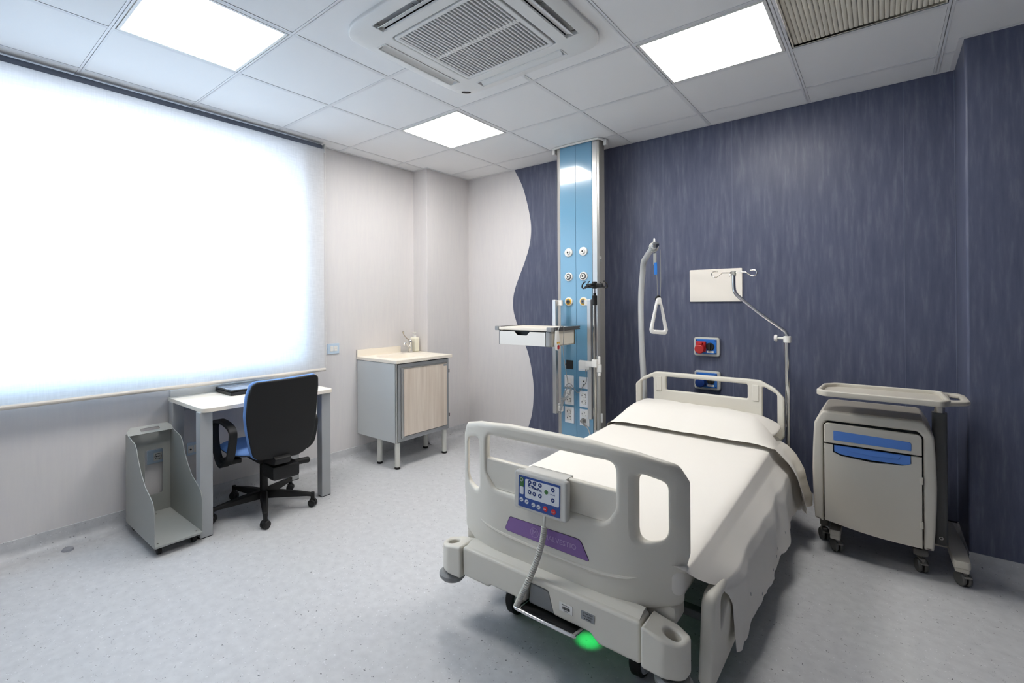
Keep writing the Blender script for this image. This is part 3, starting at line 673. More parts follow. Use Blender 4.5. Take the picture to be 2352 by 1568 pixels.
part('basin', B().grid(bas, len(R0), 6, wrapu=True), CREAM, tp, ang=60)
part('drain', B().cyl((-3.245, 2.915, .766), (-3.245, 2.915, .769), .022, n=20), CHROME, tp)
part('backsplash', B().box(-3.506, -3.490, 2.592, 3.10, .891, .952, .003), CREAM, tp)
fc = thing('tap', 'chrome elbow-lever tap at the back corner of the basin', 'tap', (-3.43, 3.17, .89))
fx_, fy_ = -3.43, 3.165
b = B().cyl((fx_, fy_, .890), (fx_, fy_, .905), .026, n=24, bev=.003).cyl((fx_, fy_, .9), (fx_, fy_, .985), .021, .019, n=24).lathe([(.019, 0), (.021, .006), (.018, .02), (.010, .028), (0, .030)], (fx_, fy_, .985))
part('tap_body', b, CHROME, fc)
part('spout', B().tube([(fx_, fy_, .93), (fx_+.03, fy_-.05, .955), (fx_+.055, fy_-.10, .985), (fx_+.065, fy_-.125, .990), (fx_+.070, fy_-.14, .975)], lambda t: .012-.003*t, 12, smooth=5), CHROME, fc)
part('lever', B().tube([(fx_, fy_, 1.0), (fx_+.012, fy_-.05, 1.025), (fx_+.024, fy_-.10, 1.062), (fx_+.028, fy_-.115, 1.095)], lambda t: .005+.004*max(0, t-.75)*4, 10, smooth=5), STEEL, fc)
sp = thing('soap_bottle', 'cream soap dispenser bottle behind the tap in the wall corner', 'soap bottle', (-3.44, 3.235, .892))
b = B().plate(rrect(-3.485, -3.405, .893, 1.030, .016, 4), [], .06, .012, lambda u, v, w_: (u, 3.24+w_, v)); part('bottle', b, M('soap cream', (240, 237, 218), .4), sp)
part('pump', B().cyl((-3.445, 3.24, 1.028), (-3.445, 3.24, 1.05), .014, n=16, bev=.002).cyl((-3.445, 3.24, 1.05), (-3.445, 3.24, 1.072), .006, n=12).box(-3.457, -3.425, 3.215, 3.247, 1.07, 1.08, .003), WHITE, sp)

# ------------------------------------------------------------------ desk
dk = thing('desk', 'small white-topped desk with grey metal legs under the window', 'desk', (-3.23, 1.54, 0))
part('desk_top', B().plate(roundpoly([(-3.505, 1.105), (-2.945, 1.105), (-2.945, 1.985), (-3.505, 1.985)], [.002, .05, .05, .002], 6), [], .024, .002, lambda u, v, w_: (u, v, .740+w_)), CREAM, dk)
DL = M('desk leg grey', (170, 173, 175), .4)
for x, y in ((-3.0, 1.135), (-3.0, 1.935), (-3.45, 1.135), (-3.45, 1.99-.04)):
    l = part('leg', B().box(x-.03, x+.03, y-.036, y+.036, .004, .728, .004), DL, dk)
    part('foot', B().box(x-.028, x+.028, y-.034, y+.034, 0, .006), RUBBER, l)
b = B().box(-3.475, -3.455, 1.12, 1.95, .66, .725, .002)
part('apron', b, DL, dk)
struct('trim_5', B().box(XL, XL+.018, 1.115, 2.04, .752, .797, .003), M('upstand', (214, 213, 210), .5))

lp = thing('laptop', 'closed black laptop with a glossy patterned lid lying on the desk', 'laptop', (-3.35, 1.58, .752))
part('base', B().box(-3.475, -3.225, 1.385, 1.755, .754, .776, .004), BLACK, lp)
def lidmat():
    m = M('glossy lid', (156, 168, 186), .12, spec=.8, var=.6, vscale=(16, 9, 9)); return m  # pattern on a base lightened to carry the window's reflection
part('lid', B().box(-3.475, -3.225, 1.385, 1.755, .778, .788, .004), BLACK, lp)
part('lid_sheet', B().box(-3.466, -3.234, 1.394, 1.746, .7875, .7888, .0004), lidmat(), lp, label='patterned blue-grey lid surface, paled for the reflected window')
part('hinge', B().cyl((-3.472, 1.45, .777), (-3.472, 1.69, .777), .006, n=10), BLACK, lp)

# ------------------------------------------------------------------ computer trolley
tr = thing('computer_trolley', 'empty grey sheet-metal computer tower trolley on casters left of the desk', 'trolley', (-3.18, .985, 0))
TG = M('trolley grey', (158, 160, 156), .45, bump=.06, bscale=800)
side = [(-3.445, .050), (-2.935, .050), (-2.935, .245), (-2.955, .285), (-3.01, .315), (-3.085, .345), (-3.15, .40), (-3.20, .46), (-3.235, .52), (-3.27, .548), (-3.40, .572), (-3.445, .572)]
side = roundpoly(side, [.002, .002, .02, .03, .05, .05, .05, .05, .03, .03, .01, .002], 3)
for y, n_ in ((.858, 'left'), (1.098, 'right')):
    part('side_panel', B().prism(side, .004, frame((0, y+.002, 0), (1, 0, 0), (0, 0, 1)), .0008, 1), TG, tr)
part('base_panel', B().box(-3.445, -2.925, .858, 1.098, .050, .062, .002), TG, tr)
part('back_panel', B().plate([(.858, .06), (1.098, .06), (1.098, .573), (.858, .573)], [rrect(.955, 1.055, .17, .452, .018, 4), ], .004, .0008, lambda u, v, w_: (-3.443+w_, u, v)), TG, tr)
part('handle_flap', B().plate(roundpoly([(.856, .0), (1.100, .0), (1.100, .03), (1.078, .060), (.878, .060), (.856, .03)], [.002, .002, .01, .012, .012, .01], 3), [rrect(.925, 1.03, .018, .040, .0105, 5)], .004, .0008, lambda u, v, w_: (-3.443+.045-.75*v+.66*w_, u, .567+.66*v+.75*w_)), TG, tr)
for x_, y_ in ((-2.96, .88), (-2.96, 1.075), (-3.39, 1.0)): part('bolt', B().cyl((x_, y_, .062), (x_, y_, .064), .005, n=10), STEEL, tr)
for x, y in ((-2.975, .89), (-2.975, 1.065), (-3.40, .89), (-3.40, 1.065)):
    c = part('caster', B().box(x-.016, x+.016, y-.014, y+.014, .030, .052, .003), BLACK, tr); part('wheel', B().cyl((x, y-.011, .0215), (x, y+.011, .0215), .0205, n=20, bev=.003), RUBBER, c)

# ------------------------------------------------------------------ office chair
ch = thing('office_chair', 'blue-seated swivel office chair with black back, seen from behind at the desk', 'office chair', (0, 0, 0))
CHB = M('chair blue fabric', (112, 152, 214), .8, bump=.15, bscale=600)
CB = M('chair black shell', (13, 13, 14), .6, bump=.05, bscale=500)
def chv(x, y, z): return Vector((x, y, z))
# local frame: chair faces -x, origin under the gas column
# five-star base
hub = B().cyl((0, 0, .075), (0, 0, .125), .032, n=24, bev=.004)
part('base_hub', hub, CB, ch)
for k in range(5):
    a = RAD(-21+72*k); d = Vector((cos(a), sin(a), 0)); n_ = Vector((-sin(a), cos(a), 0)); R_ = .315
    def f(u, v):
        p = d*(.02+(R_-.02)*u); zt = .125-.035*u**1.6; zb = .078-.004*u if u < .9 else .07
        hw = .026-.012*u
        q = [(-1, zb), (-1, zt-.008), (-.6, zt), (.6, zt), (1, zt-.008), (1, zb)][int(round(v*6)) % 6]
        return p+n_*hw*q[0]+Vector((0, 0, q[1]))
    b = B().grid(f, 8, 6); b.cyl(d*R_+Vector((0, 0, .045)), d*R_+Vector((0, 0, .094)), .013, n=12)
    part('base_arm', b, CB, ch, ang=30)
    c = d*R_; b = B()
    aa = a+RAD([40, 70, 20, 100, 60][k]); w1 = Vector((cos(aa), sin(aa), 0))
    b.cyl(c+Vector((0, 0, .025))-w1*.024, c+Vector((0, 0, .025))-w1*.004, .025, n=24, bev=.004).cyl(c+Vector((0, 0, .025))+w1*.004, c+Vector((0, 0, .025))+w1*.024, .025, n=24, bev=.004)
    b.box(-.008, .008, -.02, .02, .028, .05, .003, 2, Matrix.Translation(c) @ Matrix.Rotation(aa, 4, 'Z'))
    part('caster', b, BLACK, ch)
part('gas_column', B().cyl((0, 0, .11), (0, 0, .30), .025, n=24).cyl((0, 0, .28), (0, 0, .37), .013, n=20), CB, ch)
b = B().box(-.10, .12, -.08, .08, .335, .385, .012).box(.10, .27, -.055, .125, .255, .345, .02).cyl((.17, .12, .315), (.17, .235, .310), .020, n=16, bev=.006)
b.prism(roundpoly([(-.10, 0), (.10, 0), (.28, .02), (.30, .06), (.26, .075), (-.10, .06)], .01, 3), .10, frame((0, .05, .34), (1, 0, 0), (0, 0, 1)))
part('mechanism', b, CB, ch)
# seat
def seatf(top):
    def f(u, v):
        a = u*2*pi; ca, sa = cos(a), sin(a); n_ = 3.2
        r = 1/((abs(ca)**n_+abs(sa)**n_)**(1/n_)); X_ = .235*r*ca*v; Y_ = .235*r*sa*v
        z = .455+.008*(1-v*v)*0-.010*cos(X_*9)*.6
        if X_ < -.12: z -= (abs(X_+.12)**2)*2.4
        z += .10*max(0, X_-.15)**1.0*0
        if top: z -= .022*v**8
        else: z = .395+(.010 if v > .8 else 0)+(.012*v**6)
        return Vector((-.03+X_, Y_, z))
    return f
part('seat_cushion', B().grid(seatf(True), 48, 12, wrapu=True).grid(lambda u, v: seatf(True)(u, 1).lerp(Vector((seatf(True)(u, 1).x, seatf(True)(u, 1).y, .418)), v), 48, 3, wrapu=True), CHB, ch, ang=70)
part('seat_shell', B().grid(seatf(False), 48, 8, wrapu=True).grid(lambda u, v: seatf(True)(u, 1).lerp(seatf(False)(u, 1), v)*1.0 if v > .01 else Vector((seatf(True)(u, 1).x*1.01, seatf(True)(u, 1).y*1.01, .42)), 48, 2, wrapu=True), CB, ch, ang=70)
# backrest : outline in (y,z), curved in x
bo = [(-.135, .405), (.110, .385), (.165, .40), (.205, .455), (.225, .52), (.238, .66), (.240, .82), (.232, .885), (.20, .900), (-.17, .890), (-.196, .872), (-.214, .80), (-.218, .68), (-.205, .58), (-.18, .47), (-.165, .425)]
bo = roundpoly(bo, .03, 3)
def backx(y, z): return .262+.02*sin((z-.42)*2.2)+.32*max(0, .55-z)*-.5+.035*((z-.5)/.4)**2-.55*y*y
cutv = [.40+.03*k for k in range(1, 16)]; cutu = [-.21+.03*k for k in range(15)]
part('back_shell', B().plate(bo, [], .022, .009, lambda u, v, w_: (backx(u, v)+.018+w_, u, v), cutu, cutv), CB, ch, label='black rear shell of the backrest', ang=60)
bi = [(u*1.02, .645+(v-.645)*1.012) for u, v in bo]
part('back_cushion', B().plate(bi, [], .036, .015, lambda u, v, w_: (backx(u, v)-.010+w_, u, v), cutu, cutv), CHB, ch, label='blue front cushion of the backrest', ang=60)
for s_ in (-1, 1):
    y = s_*.262
    P = [(.19, .555), (.175, .598), (.10, .618), (-.02, .622), (-.10, .600), (-.125, .55), (-.105, .45), (-.05, .375), (.02, .352), (.09, .385), (.15, .44)]
    def af(u, v, P=P, y=y):
        pts = [Vector((a, 0, c)) for a, c in P]; q = spline(pts, 6, True); k = int(round(u*len(q))) % len(q); p = q[k]; t = (q[(k+1) % len(q)]-q[k-1]).normalized(); nn = Vector((-t.z, 0, t.x))
        s2 = [(-.022, -.011), (-.022, .008), (-.016, .012), (.016, .012), (.022, .008), (.022, -.011)][int(round(v*6)) % 6]
        return Vector((p.x, y, p.z))+Vector((0, s2[0], 0))+nn*s2[1]
    b = B().grid(af, len(P)*6, 6, wrapu=True); b.box(-.04, .06, min(y, y-s_*.10), max(y, y-s_*.10), .355, .385, .006)
    part('armrest', b, CB, ch, ang=40)
ch.location = (-3.105, 1.545, 0); ch.rotation_euler = (0, 0, RAD(-4))

# ------------------------------------------------------------------ hospital bed
BX = -.94
bed = thing('hospital_bed', 'adjustable hospital bed with beige plastic head and foot boards', 'hospital bed', (BX, 2.6, 0))
def fy(u): return 1.54+.08*(max(0, abs(u)-.2)/.275)**2
def fmap(u, v, w_):
    s = (1 if u > 0 else -1)*.16*max(0, abs(u)-.2)/.275**2
    l = math.hypot(1, s); return (BX-.008+u*.992-w_*(-s)/l*-1*-1, fy(u)+.022+w_/l+.010*((v-.4)/.4)**2*0, v)
fo = [(-.475, .54), (-.475, .77), (-.445, .825), (-.33, .855), (-.18, .870), (.18, .870), (.33, .855), (.445, .825), (.475, .77), (.475, .54), (.460, .47), (.458, .372), (.34, .345), (-.34, .345), (-.458, .372), (-.460, .47)]
fo = roundpoly(fo, [.04, .035, .04, .1, .1, .1, .1, .04, .035, .04, .04, .03, .02, .02, .03, .04], 6)
win_c = roundpoly([(-.285, .815), (.275, .815), (.275, .66), (.24, .605), (-.24, .605), (-.285, .66)], [.035, .035, .04, .05, .05, .04], 5)
win_l = roundpoly([(-.335, .795), (-.432, .765), (-.432, .585), (-.335, .555)], [.03, .03, .045, .045], 5)
win_r = [(-u, v) for u, v in win_l]
uc = [-.46+.02*k for k in range(47)]
FB = B().plate(fo, [win_c, win_l, win_r], .046, .016, fmap, uc, [.45, .55, .65, .75])
footb = part('footboard', FB, BED, bed, ang=70)
inn = roundpoly([(-.30, .718), (.285, .718), (.285, .600), (-.30, .600)], [.008, .008, .03, .03], 3)
part('window_panel', B().plate(inn, [], .026, .007, lambda u, v, w_: (BX+u, fy(u)+.020+w_, v)), BED, footb)
part('moulded_ridge', B().tube([(BX+u, fy(u)+.0015, z) for u, z in [(-.33, .462), (-.29, .450), (-.2, .440), (-.1, .434), (0, .431), (.1, .430), (.2, .431), (.29, .440), (.33, .452)]], lambda t: .0065*min(1, 6*t, 6*(1-t))+.0008, 8, smooth=4), BED, footb)
def flat(pts, y, t=.002): return B().prism(pts, t, frame((BX, y, 0), (1, 0, 0), (0, 0, 1)), 0)
PU = M('purple plate', (132, 98, 160), .45)
pp = roundpoly([(-.186, .462), (.172, .458), (.138, .522), (-.160, .518)], [.012, .006, .025, .012], 5)
npl = part('name_plate', flat(pp, 1.5385), PU, footb, label='purple maker plate with pale lettering')
ppo = [(x*1.012, .490+(z-.490)*1.05) for x, z in pp]
part('plate_border', flat(ppo, 1.5385, .0008), M('purple dark', (60, 40, 74), .5), footb)
LIL = M('lilac print', (176, 150, 192), .5)
b = B().text('MALVESTIO', .026, frame((BX+.058, 1.5362, .489), (1, 0, 0), (0, 0, 1)), .0002)
part('plate_lettering', b, LIL, npl)
b = B().lathe([(.0165, 0), (.018, 0), (.018, .0006), (.0165, .0006)], (BX-.048, 1.5366, .490), (0, -1, 0), 32).text('M', .026, frame((BX-.048, 1.5362, .490), (1, 0, 0), (0, 0, 1)), .0002)
part('plate_emblem', b, LIL, npl)

# headboard
def hy(u): return 3.665-.045*(max(0, abs(u)-.2)/.27)**2
ho = [(-.472, .50), (-.472, .745), (-.42, .800), (-.335, .842), (.335, .842), (.42, .800), (.472, .745), (.472, .50), (.40, .40), (-.40, .40)]
ho = roundpoly(ho, [.03, .03, .05, .04, .04, .05, .03, .03, .03, .03], 5)
hw_ = roundpoly([(-.262, .808), (.262, .808), (.262, .712), (-.262, .712)], .012, 4)
hl = roundpoly([(-.350, .806), (-.432, .762), (-.432, .54), (-.350, .54)], [.012, .02, .02, .02], 4)
hr = [(-u, v) for u, v in hl]
hb = part('headboard', B().plate(ho, [hw_, hl, hr], .034, .011, lambda u, v, w_: (BX+u, hy(u)+w_, v), uc, [.45, .55, .65, .75]), BED, bed, ang=70)
for s_ in (-1, 1):
    part('moulded_grip', B().plate(rrect(s_*.31-.02, s_*.31+.02, .70, .81, .008, 3), [], .044, .006, lambda u, v, w_: (BX+u, hy(u)+w_, v)), BED, hb)

# foot beam, bumpers, step bar
bm_out = [(-.366, .236), (-.235, .236), (-.228, .244), (-.218, .248), (-.06, .248), (-.055, .325), (.035, .325), (.058, .248), (.195, .248), (.225, .222), (.366, .222), (.366, .352), (-.366, .352)]
b = B().slab(roundpoly(bm_out, [.01, .003, .003, .003, .008, .012, .012, .008, .01, .01, .01, .012, .012], 3), [], 1.490, 1.575, .009, BX)
beam = part('foot_beam', b, BED, bed)
b = B().prism(roundpoly([(0, 0), (.008, .011), (.045, .026), (.07, .028), (.07, 0)], [.002, .02, .02, .005, .005], 3), .716, frame((BX-.358, 1.494, .338), (0, 1, 0), (0, 0, 1)))
part('beam_cover', b, BED, bed, ang=60)
part('pedal_housing', B().slab(roundpoly([(-.052, .244), (-.046, .320), (.030, .318), (.055, .244)], .006, 3), [], 1.502, 1.55, .005, BX), M('pedal grey', (138, 140, 142), .45), bed, label='grey pedal housing')
part('step_bar', B().tube([(BX-.075, 1.53, .236), (BX-.075, 1.465, .240), (BX-.06, 1.448, .241), (BX+.14, 1.448, .241), (BX+.157, 1.463, .240), (BX+.16, 1.53, .236)], .0062, 12, smooth=4), CHROME, bed)
part('step_shade', B().box(BX-.07, BX+.15, 1.475, 1.60, .226, .232, .002), RUBBER, bed)  # black sheet standing in for the shadow between step bar and beam
st = part('barcode_sticker', B().box(BX+.083, BX+.133, 1.4885, 1.4902, .279, .309), WHITE, bed)
b = B(); random.seed(5); x = BX+.096
while x < BX+.124: w_ = random.choice((.0008, .0014, .002)); b.box(x, x+w_, 1.4878, 1.4886, .288, .297); x += w_+random.choice((.0008, .0014))
b.text('ASSET REG 04', .005, frame((BX+.108, 1.4878, .303), (1, 0, 0), (0, 0, 1)), .0002); b.text('D.1946', .005, frame((BX+.108, 1.4878, .284), (1, 0, 0), (0, 0, 1)), .0002)
part('barcode_print', b, BLACK, st)
st = part('metal_tag', B().box(BX+.166, BX+.214, 1.4885, 1.4902, .284, .313), GREYM, bed)
b = B()
for k, t_ in enumerate(('S.P. INV. 2019', 'MOD. LETTO', 'N. 004021')): b.text(t_, .0062, frame((BX+.190, 1.4878, .307-.0085*k), (1, 0, 0), (0, 0, 1)), .0002)
part('tag_print', b, BLACK, st)
for s_ in (-1, 1):
    pl_ = roundpoly([(.371, -.056), (.440, -.060), (.492, -.035), (.498, .035), (.45, .06), (.371, .055)], [.008, .05, .05, .04, .03, .005], 7)
    hole = circ(.449, 0, .0235, 28)
    def bmap(u, v, w_, s_=s_):
        zt = .352-.022*max(0, min(1, (u-.37)/.10)); zb = .222
        return (BX+s_*u, 1.535+v, zb+(zt-zb)*(w_/.13+.5))
    b = B().plate([(u, v) for u, v in pl_], [hole], .13, .010, bmap)
    bp = part('corner_bumper', b, BED, bed, ang=55)
    part('pole_socket', B().lathe([(.0240, .10), (.0240, .004), (0, .004)], (BX+s_*.449, 1.535, .225), n=28), M('socket beige shade', (170, 167, 158), .6), bp, ang=60)
    part('bumper_wheel', B().lathe([(0, 0), (.045, 0), (.055, .012), (.055, .024), (.045, .034), (0, .034)], (BX+s_*.455, 1.525, .180), n=32), M('bumper grey', (140, 140, 139), .55), bp)
    # rear bumper
    b = B().cyl((BX+s_*.45, 3.72, .22), (BX+s_*.45, 3.72, .34), .04, n=24, bev=.008); part('corner_bumper', b, BED, bed)

# undercarriage
UC = M('bed chassis grey', (92, 94, 96), .5)
b = B().box(BX-.36, BX-.30, 1.58, 3.72, .23, .29, .006).box(BX+.30, BX+.36, 1.58, 3.72, .23, .29, .006).box(BX-.36, BX+.36, 1.68, 1.74, .22, .28, .006).box(BX-.36, BX+.36, 3.55, 3.62, .22, .28, .006)
b.box(BX-.36, BX+.36, 3.66, 3.74, .23, .36, .01)
part('chassis', b, UC, bed)
b = B().box(BX-.12, BX-.06, 1.9, 2.1, .26, .38, .01).box(BX+.06, BX+.12, 3.0, 3.2, .26, .38, .01).tube([(BX-.2, 2.2, .26), (BX-.2, 2.7, .36)], .02, 10).tube([(BX+.2, 2.2, .26), (BX+.2, 2.7, .36)], .02, 10)
part('lift_arms', b, UC, bed)
b = B().box(BX-.43, BX+.43, 1.615, 3.63, .355, .385, .010).box(BX-.44, BX+.44, 1.60, 1.70, .31, .375, .02)
part('mattress_platform', b, BED, bed)
TY = RUBBER; WD = M('caster disc grey', (176, 178, 180), .4)
for x in (-.27, .27):
    for y in (1.752, 3.48):
        cs = part('caster', B().box(BX+x-.018, BX+x+.018, y-.03, y+.03, .13, .235, .008), UC, bed)
        part('tyre', B().cyl((BX+x-.020, y, .075), (BX+x+.020, y, .075), .075, n=40, bev=.005), TY, cs)
        part('wheel_disc', B().cyl((BX+x-.028, y, .075), (BX+x+.028, y, .075), .066, n=40, bev=.012), WD, cs)
# floor lamp of the bed (green)
part('night_lamp', B().cyl((BX+.04, 1.80, .185), (BX+.04, 1.80, .22), .014, n=16), emat('green lamp glow', (.05, 1, .25), 1.2), bed)
gl = bpy.data.lights.new('night_lamp_light', 'SPOT'); go = bpy.data.objects.new('night_lamp_light', gl); COL.objects.link(go)
gl.energy = 0.75; gl.color = (.02, 1, .16); gl.spot_size = RAD(38); gl.spot_blend = 1; gl.shadow_soft_size = .012; go.location = (BX+.045, 1.782, .178)
# side rails, lowered
def siderail(s_, y0, y1):
    xo = .516 if s_ > 0 else .488
    o = roundpoly([(y0, .13), (y0, .416), (y1, .416), (y1, .13), (y1-.06, .10), (y0+.06, .10)], [.03, .06, .06, .03, .03, .03], 5)
    h = roundpoly([(y0+.09, .376), (y0+.09, .27), (y0+.24, .376)], .014, 3)
    h2 = roundpoly([(y1-.10, .376), (y1-.10, .27), (y1-.25, .376)], .014, 3)
    h3 = roundpoly([(y0+.30, .376), (y1-.30, .376), (y1-.36, .31), (y0+.36, .31)], .014, 3)
    r = part('side_rail', B().plate(o, [h, h2, h3], .042, .014, lambda u, v, w_: (BX+s_*(xo+w_-.06*max(0, .30-v)), u, v)), BED, bed, ang=60)
    part('rail_sticker', B().box(BX+s_*(xo-.001)-.012, BX+s_*(xo-.001)+.012, 0, .001, 0, .001), PU, r) if False else None
    for y_ in (y0+.15, y1-.19): part('rail_link', B().box(min(BX+s_*.34, BX+s_*.47), max(BX+s_*.34, BX+s_*.47), y_, y_+.04, .24, .27, .005), UC, bed)
    return r
for s_ in (-1, 1):
    siderail(s_, 1.655 if s_ > 0 else 1.80, 2.56); siderail(s_, 2.64, 3.50)

# ------------------------------------------------------------------ bedding
def rnoise(x, y, s, a): return a*noise.noise(Vector((x*s, y*s, .37)))
b = B()
b.box(BX-.455, BX+.455, 1.605, 3.635, .387, .505, .04, 5)
solo('mattress', b, LINEN, 'white-sheeted mattress on the hospital bed under the top sheet', 'mattress', ang=60)

def ztop(y): return .508+.030*max(0, min(1, (y-2.0)/1.2))
def sheet():
    nu, nv = 96, 120
    y0, y1 = 1.605, 3.34
    def f(u, v):
        # u : across, left hang -> right hang ; v : foot -> head
        y = y0+(y1-y0)*v; zt = ztop(y)
        if u < .14:                                     # left hang
            y = y0+.05+(y1-y0-.05)*v; t = 1-u/.14; x = -.465-.008*sin(min(1, t*3)*pi/2)-.004*t; z = zt-.03*(1-(1-min(1, t*6))**2)*.6-.30*t
            x += rnoise(y, t, 5, .012)*t
        elif u < .56:
            s = (u-.14)/.42; x = -.465+.927*s; z = zt
            e = min(s, 1-s)
            z -= (.018 if s < .5 else .008)*max(0, 1-e/.035)**2
            z += rnoise(x, y, 4, .004)+rnoise(x, y, 11, .0016)
            z += .0016*math.exp(-((x+.14+.02*y)/.006)**2)
        else:                                           # right hang
            t = (u-.56)/.44
            y = y0+.06*t*(1-v)+(y1-y0)*v
            d = 1-v
            ys = y0+.27*min(1, t/.72)**1.05                       # slanting foot edge
            y = ys+(y1+.04*t-ys)*v
            HP = [(1.60, .17), (1.86, .150), (1.885, .132), (1.93, .124), (2.00, .126), (2.05, .142), (2.10, .162), (2.16, .174), (2.3, .172), (2.6, .155), (2.9, .185), (3.5, .21)]
            for (h0, g0_), (h1, g1_) in zip(HP, HP[1:]):
                if h0 <= y <= h1: hem = g0_+(g1_-g0_)*(y-h0)/(h1-h0); break
            else: hem = .17
            hem += .004*sin(y*40)+.004*sin(y*71)
            # profile : shoulder -> over the side rail -> hem
            K = [(.464, zt-.006), (.492, .464), (.520, .434), (.547, .408), (.562, .36), (.570, .36+(hem-.36)*.33), (.578, .36+(hem-.36)*.67), (.586, hem)]
            P = t*(len(K)-1); i = min(int(P), len(K)-2); w_ = P-i
            x = K[i][0]*(1-w_)+K[i+1][0]*w_; z = K[i][1]*(1-w_)+K[i+1][1]*w_
            fold = (noise.noise(Vector((y*4.2+t*1.1, t*.5, 1.7)))*.030+noise.noise(Vector((y*10, t*1.3, 4.)))*.010)*max(0, min(1, (t-.08)*1.8))
            x += fold*(.2+1.1*t)
            x -= .036*max(0, 1-v/.10)**1.3*min(1, t*1.3)
        return Vector((BX+x, y, z))
    return B().grid(f, nu, nv), f
tsh = thing('bed_sheet', 'white top sheet spread over the bed and hanging down its right side', 'sheet', (BX, 2.5, .30))
shb, shf = sheet(); part('sheet_body', shb, LINEN, tsh, ang=80)
MK = M('laundry print', (120, 124, 132), .8)
for t_, v_ in ((.93, .22), (.90, .36), (.86, .44), (.90, .52), (.84, .60), (.80, .14)):
    u_ = .56+.44*t_; o_ = Vector((.0022, -.0012, 0)); b = B()
    for k in range(3): b.tube([shf(u_+.012*k/3, v_)+o_, shf(u_+.012*k/3+.003, v_+.0025)+o_, shf(u_+.012*k/3+.002, v_+.005)+o_], .0007, 5)
    part('laundry_mark', b, MK, tsh)

# pillow
def pillow():
    cx_, cy_, cz = BX+.038, 3.40, .582
    def f(u, v):
        a = 2*pi*u; p = (v-.5)*pi; n1 = 3.4
        ca, sa = cos(a), sin(a); r = 1/((abs(ca)**n1+abs(sa)**n1)**(1/n1)); c = abs(cos(p))**.72
        X_ = .432*r*ca*c; Y_ = .235*r*sa*c; e = (abs(X_)/.435)**2*(abs(Y_)/.235)**2
        h = .080*(1-.75*(abs(X_)/.44)**4)*(1-.5*(abs(Y_)/.24)**4)
        z = (1 if p > 0 else -.75)*h*abs(sin(p))**.8
        X_ *= 1+.05*e; Y_ *= 1+.05*e
        z += rnoise(X_, Y_, 6, .010)*(1 if p > 0 else .3)+rnoise(X_, Y_, 15, .004)
        return Vector((cx_+X_, cy_+Y_, cz+z-.06*(Y_+.0)*(-.2)))
    b = B().grid(f, 64, 28, wrapu=True)
    return b
solo('pillow', pillow(), LINEN, 'white pillow at the head of the bed, half under the turned-down sheet', 'pillow', ang=80)

# turned-down cuff lying over the front of the pillow and hanging on the right
def cuff():
    def f(u, v):
        sR = max(0, min(1, (u-.10)/.52)); y = 3.10+(.33-.21*sR**3)*v
        zs = .548+.014+.115*(1-(1-min(1, max(0, (y-3.10)/.25)))**2)
        if u < .10:
            t = 1-u/.10; x = -.47-.015*t; z = .558-.25*t
        elif u < .62:
            s = (u-.10)/.52; x = -.455+.94*s; e = min(s, 1-s); fall = max(0, 1-e/.16)**2
            z = zs-(zs-.545)*fall*.92+rnoise(x, y, 5, .006)+rnoise(x, y, 13, .003)
            y += .03*s*(v-.3)
        else:
            t = (u-.62)/.38; y = 3.121+(.20+.16*t**.7)*v+.02*t
            zz = .545+.0*v
            K = [(.485, zz), (.515, zz-.03), (.555, .465), (.585, .40), (.602, .32), (.612, .25), (.616, .185+.03*(1-v))]
            P = t*(len(K)-1); i = min(int(P), len(K)-2); w_ = P-i
            x = K[i][0]*(1-w_)+K[i+1][0]*w_; z = K[i][1]*(1-w_)+K[i+1][1]*w_
            x += .018*sin(v*9+t*2)*t+rnoise(y, t, 9, .01)*t
        return Vector((BX+x, y, z))
    b = B().grid(f, 110, 26)
    return b
part('turned_down_cuff', cuff(), LINEN, tsh, ang=80)

# ------------------------------------------------------------------ control panel on the footboard with coiled cable
cp = thing('control_panel', 'bed control panel with blue keypad clipped over the footboard, with coiled cable', 'control panel', (BX, 1.51, .58))
def cpm(u, v, w_): return (BX+u, 1.513+w_-.03*(.65-v), v)
part('panel_case', B().plate(rrect(-.113, .108, .582, .722, .012, 4), [], .030, .007, cpm), M('panel case', (206, 205, 200), .4), cp)
part('hook', B().box(BX-.09, BX+.085, 1.52, 1.592, .714, .720, .002).box(BX-.09, BX+.085, 1.585, 1.592, .66, .720, .002), M('panel case', (206, 205, 200), .4), cp)
def cflat(pts, k): return B().plate(pts, [], .0012, .0003, lambda u, v, w_: (BX+u, 1.4975-.0008*k+w_-.03*(.65-v), v))
KB = M('keypad blue', (38, 74, 150), .35); KW = M('keypad white', (222, 226, 232), .4); KD = M('keypad navy', (24, 50, 118), .4)
part('keypad', cflat(rrect(-.092, .084, .594, .708, .003, 2), 0), KB, cp, label='blue membrane keypad')
part('keypad_field', cflat(rrect(-.062, .080, .631, .700, .006, 3), 1), KW, cp, label='white keypad field')
KG = M('keypad green', (64, 118, 62), .4)
part('keypad_strip', cflat(rrect(-.086, -.069, .668, .702, .004, 3), 1), KG, cp); part('keypad_strip', cflat(rrect(-.086, -.069, .640, .668, .004, 3), 1), KW, cp)
part('key_symbol', B().lathe([(.0055, 0), (.0068, 0), (.0068, .0006), (.0055, .0006)], (BX-.0775, 1.4965, .694), (0, -1, 0), 20), KW, cp)
for u, v in ((-.042, .691), (-.022, .691), (.002, .690), (.055, .686), (-.042, .655), (-.022, .653), (.002, .652), (.055, .650)):
    k = part('key', cflat(circ(u, v, .0075, 18), 2), KD, cp)
    part('key_symbol', cflat([(u-.0035, v-.002), (u+.0035, v-.002), (u, v+.004)] if v > .67 else [(u-.0035, v+.002), (u+.0035, v+.002), (u, v-.004)], 3), KW, k)
part('key', cflat(circ(.028, .672, .0078, 18), 2), KG, cp)
for u, v in ((-.078, .620), (-.055, .617), (-.026, .613), (-.004, .611)): part('key', cflat(circ(u, v, .0082, 18), 1), KW, cp)
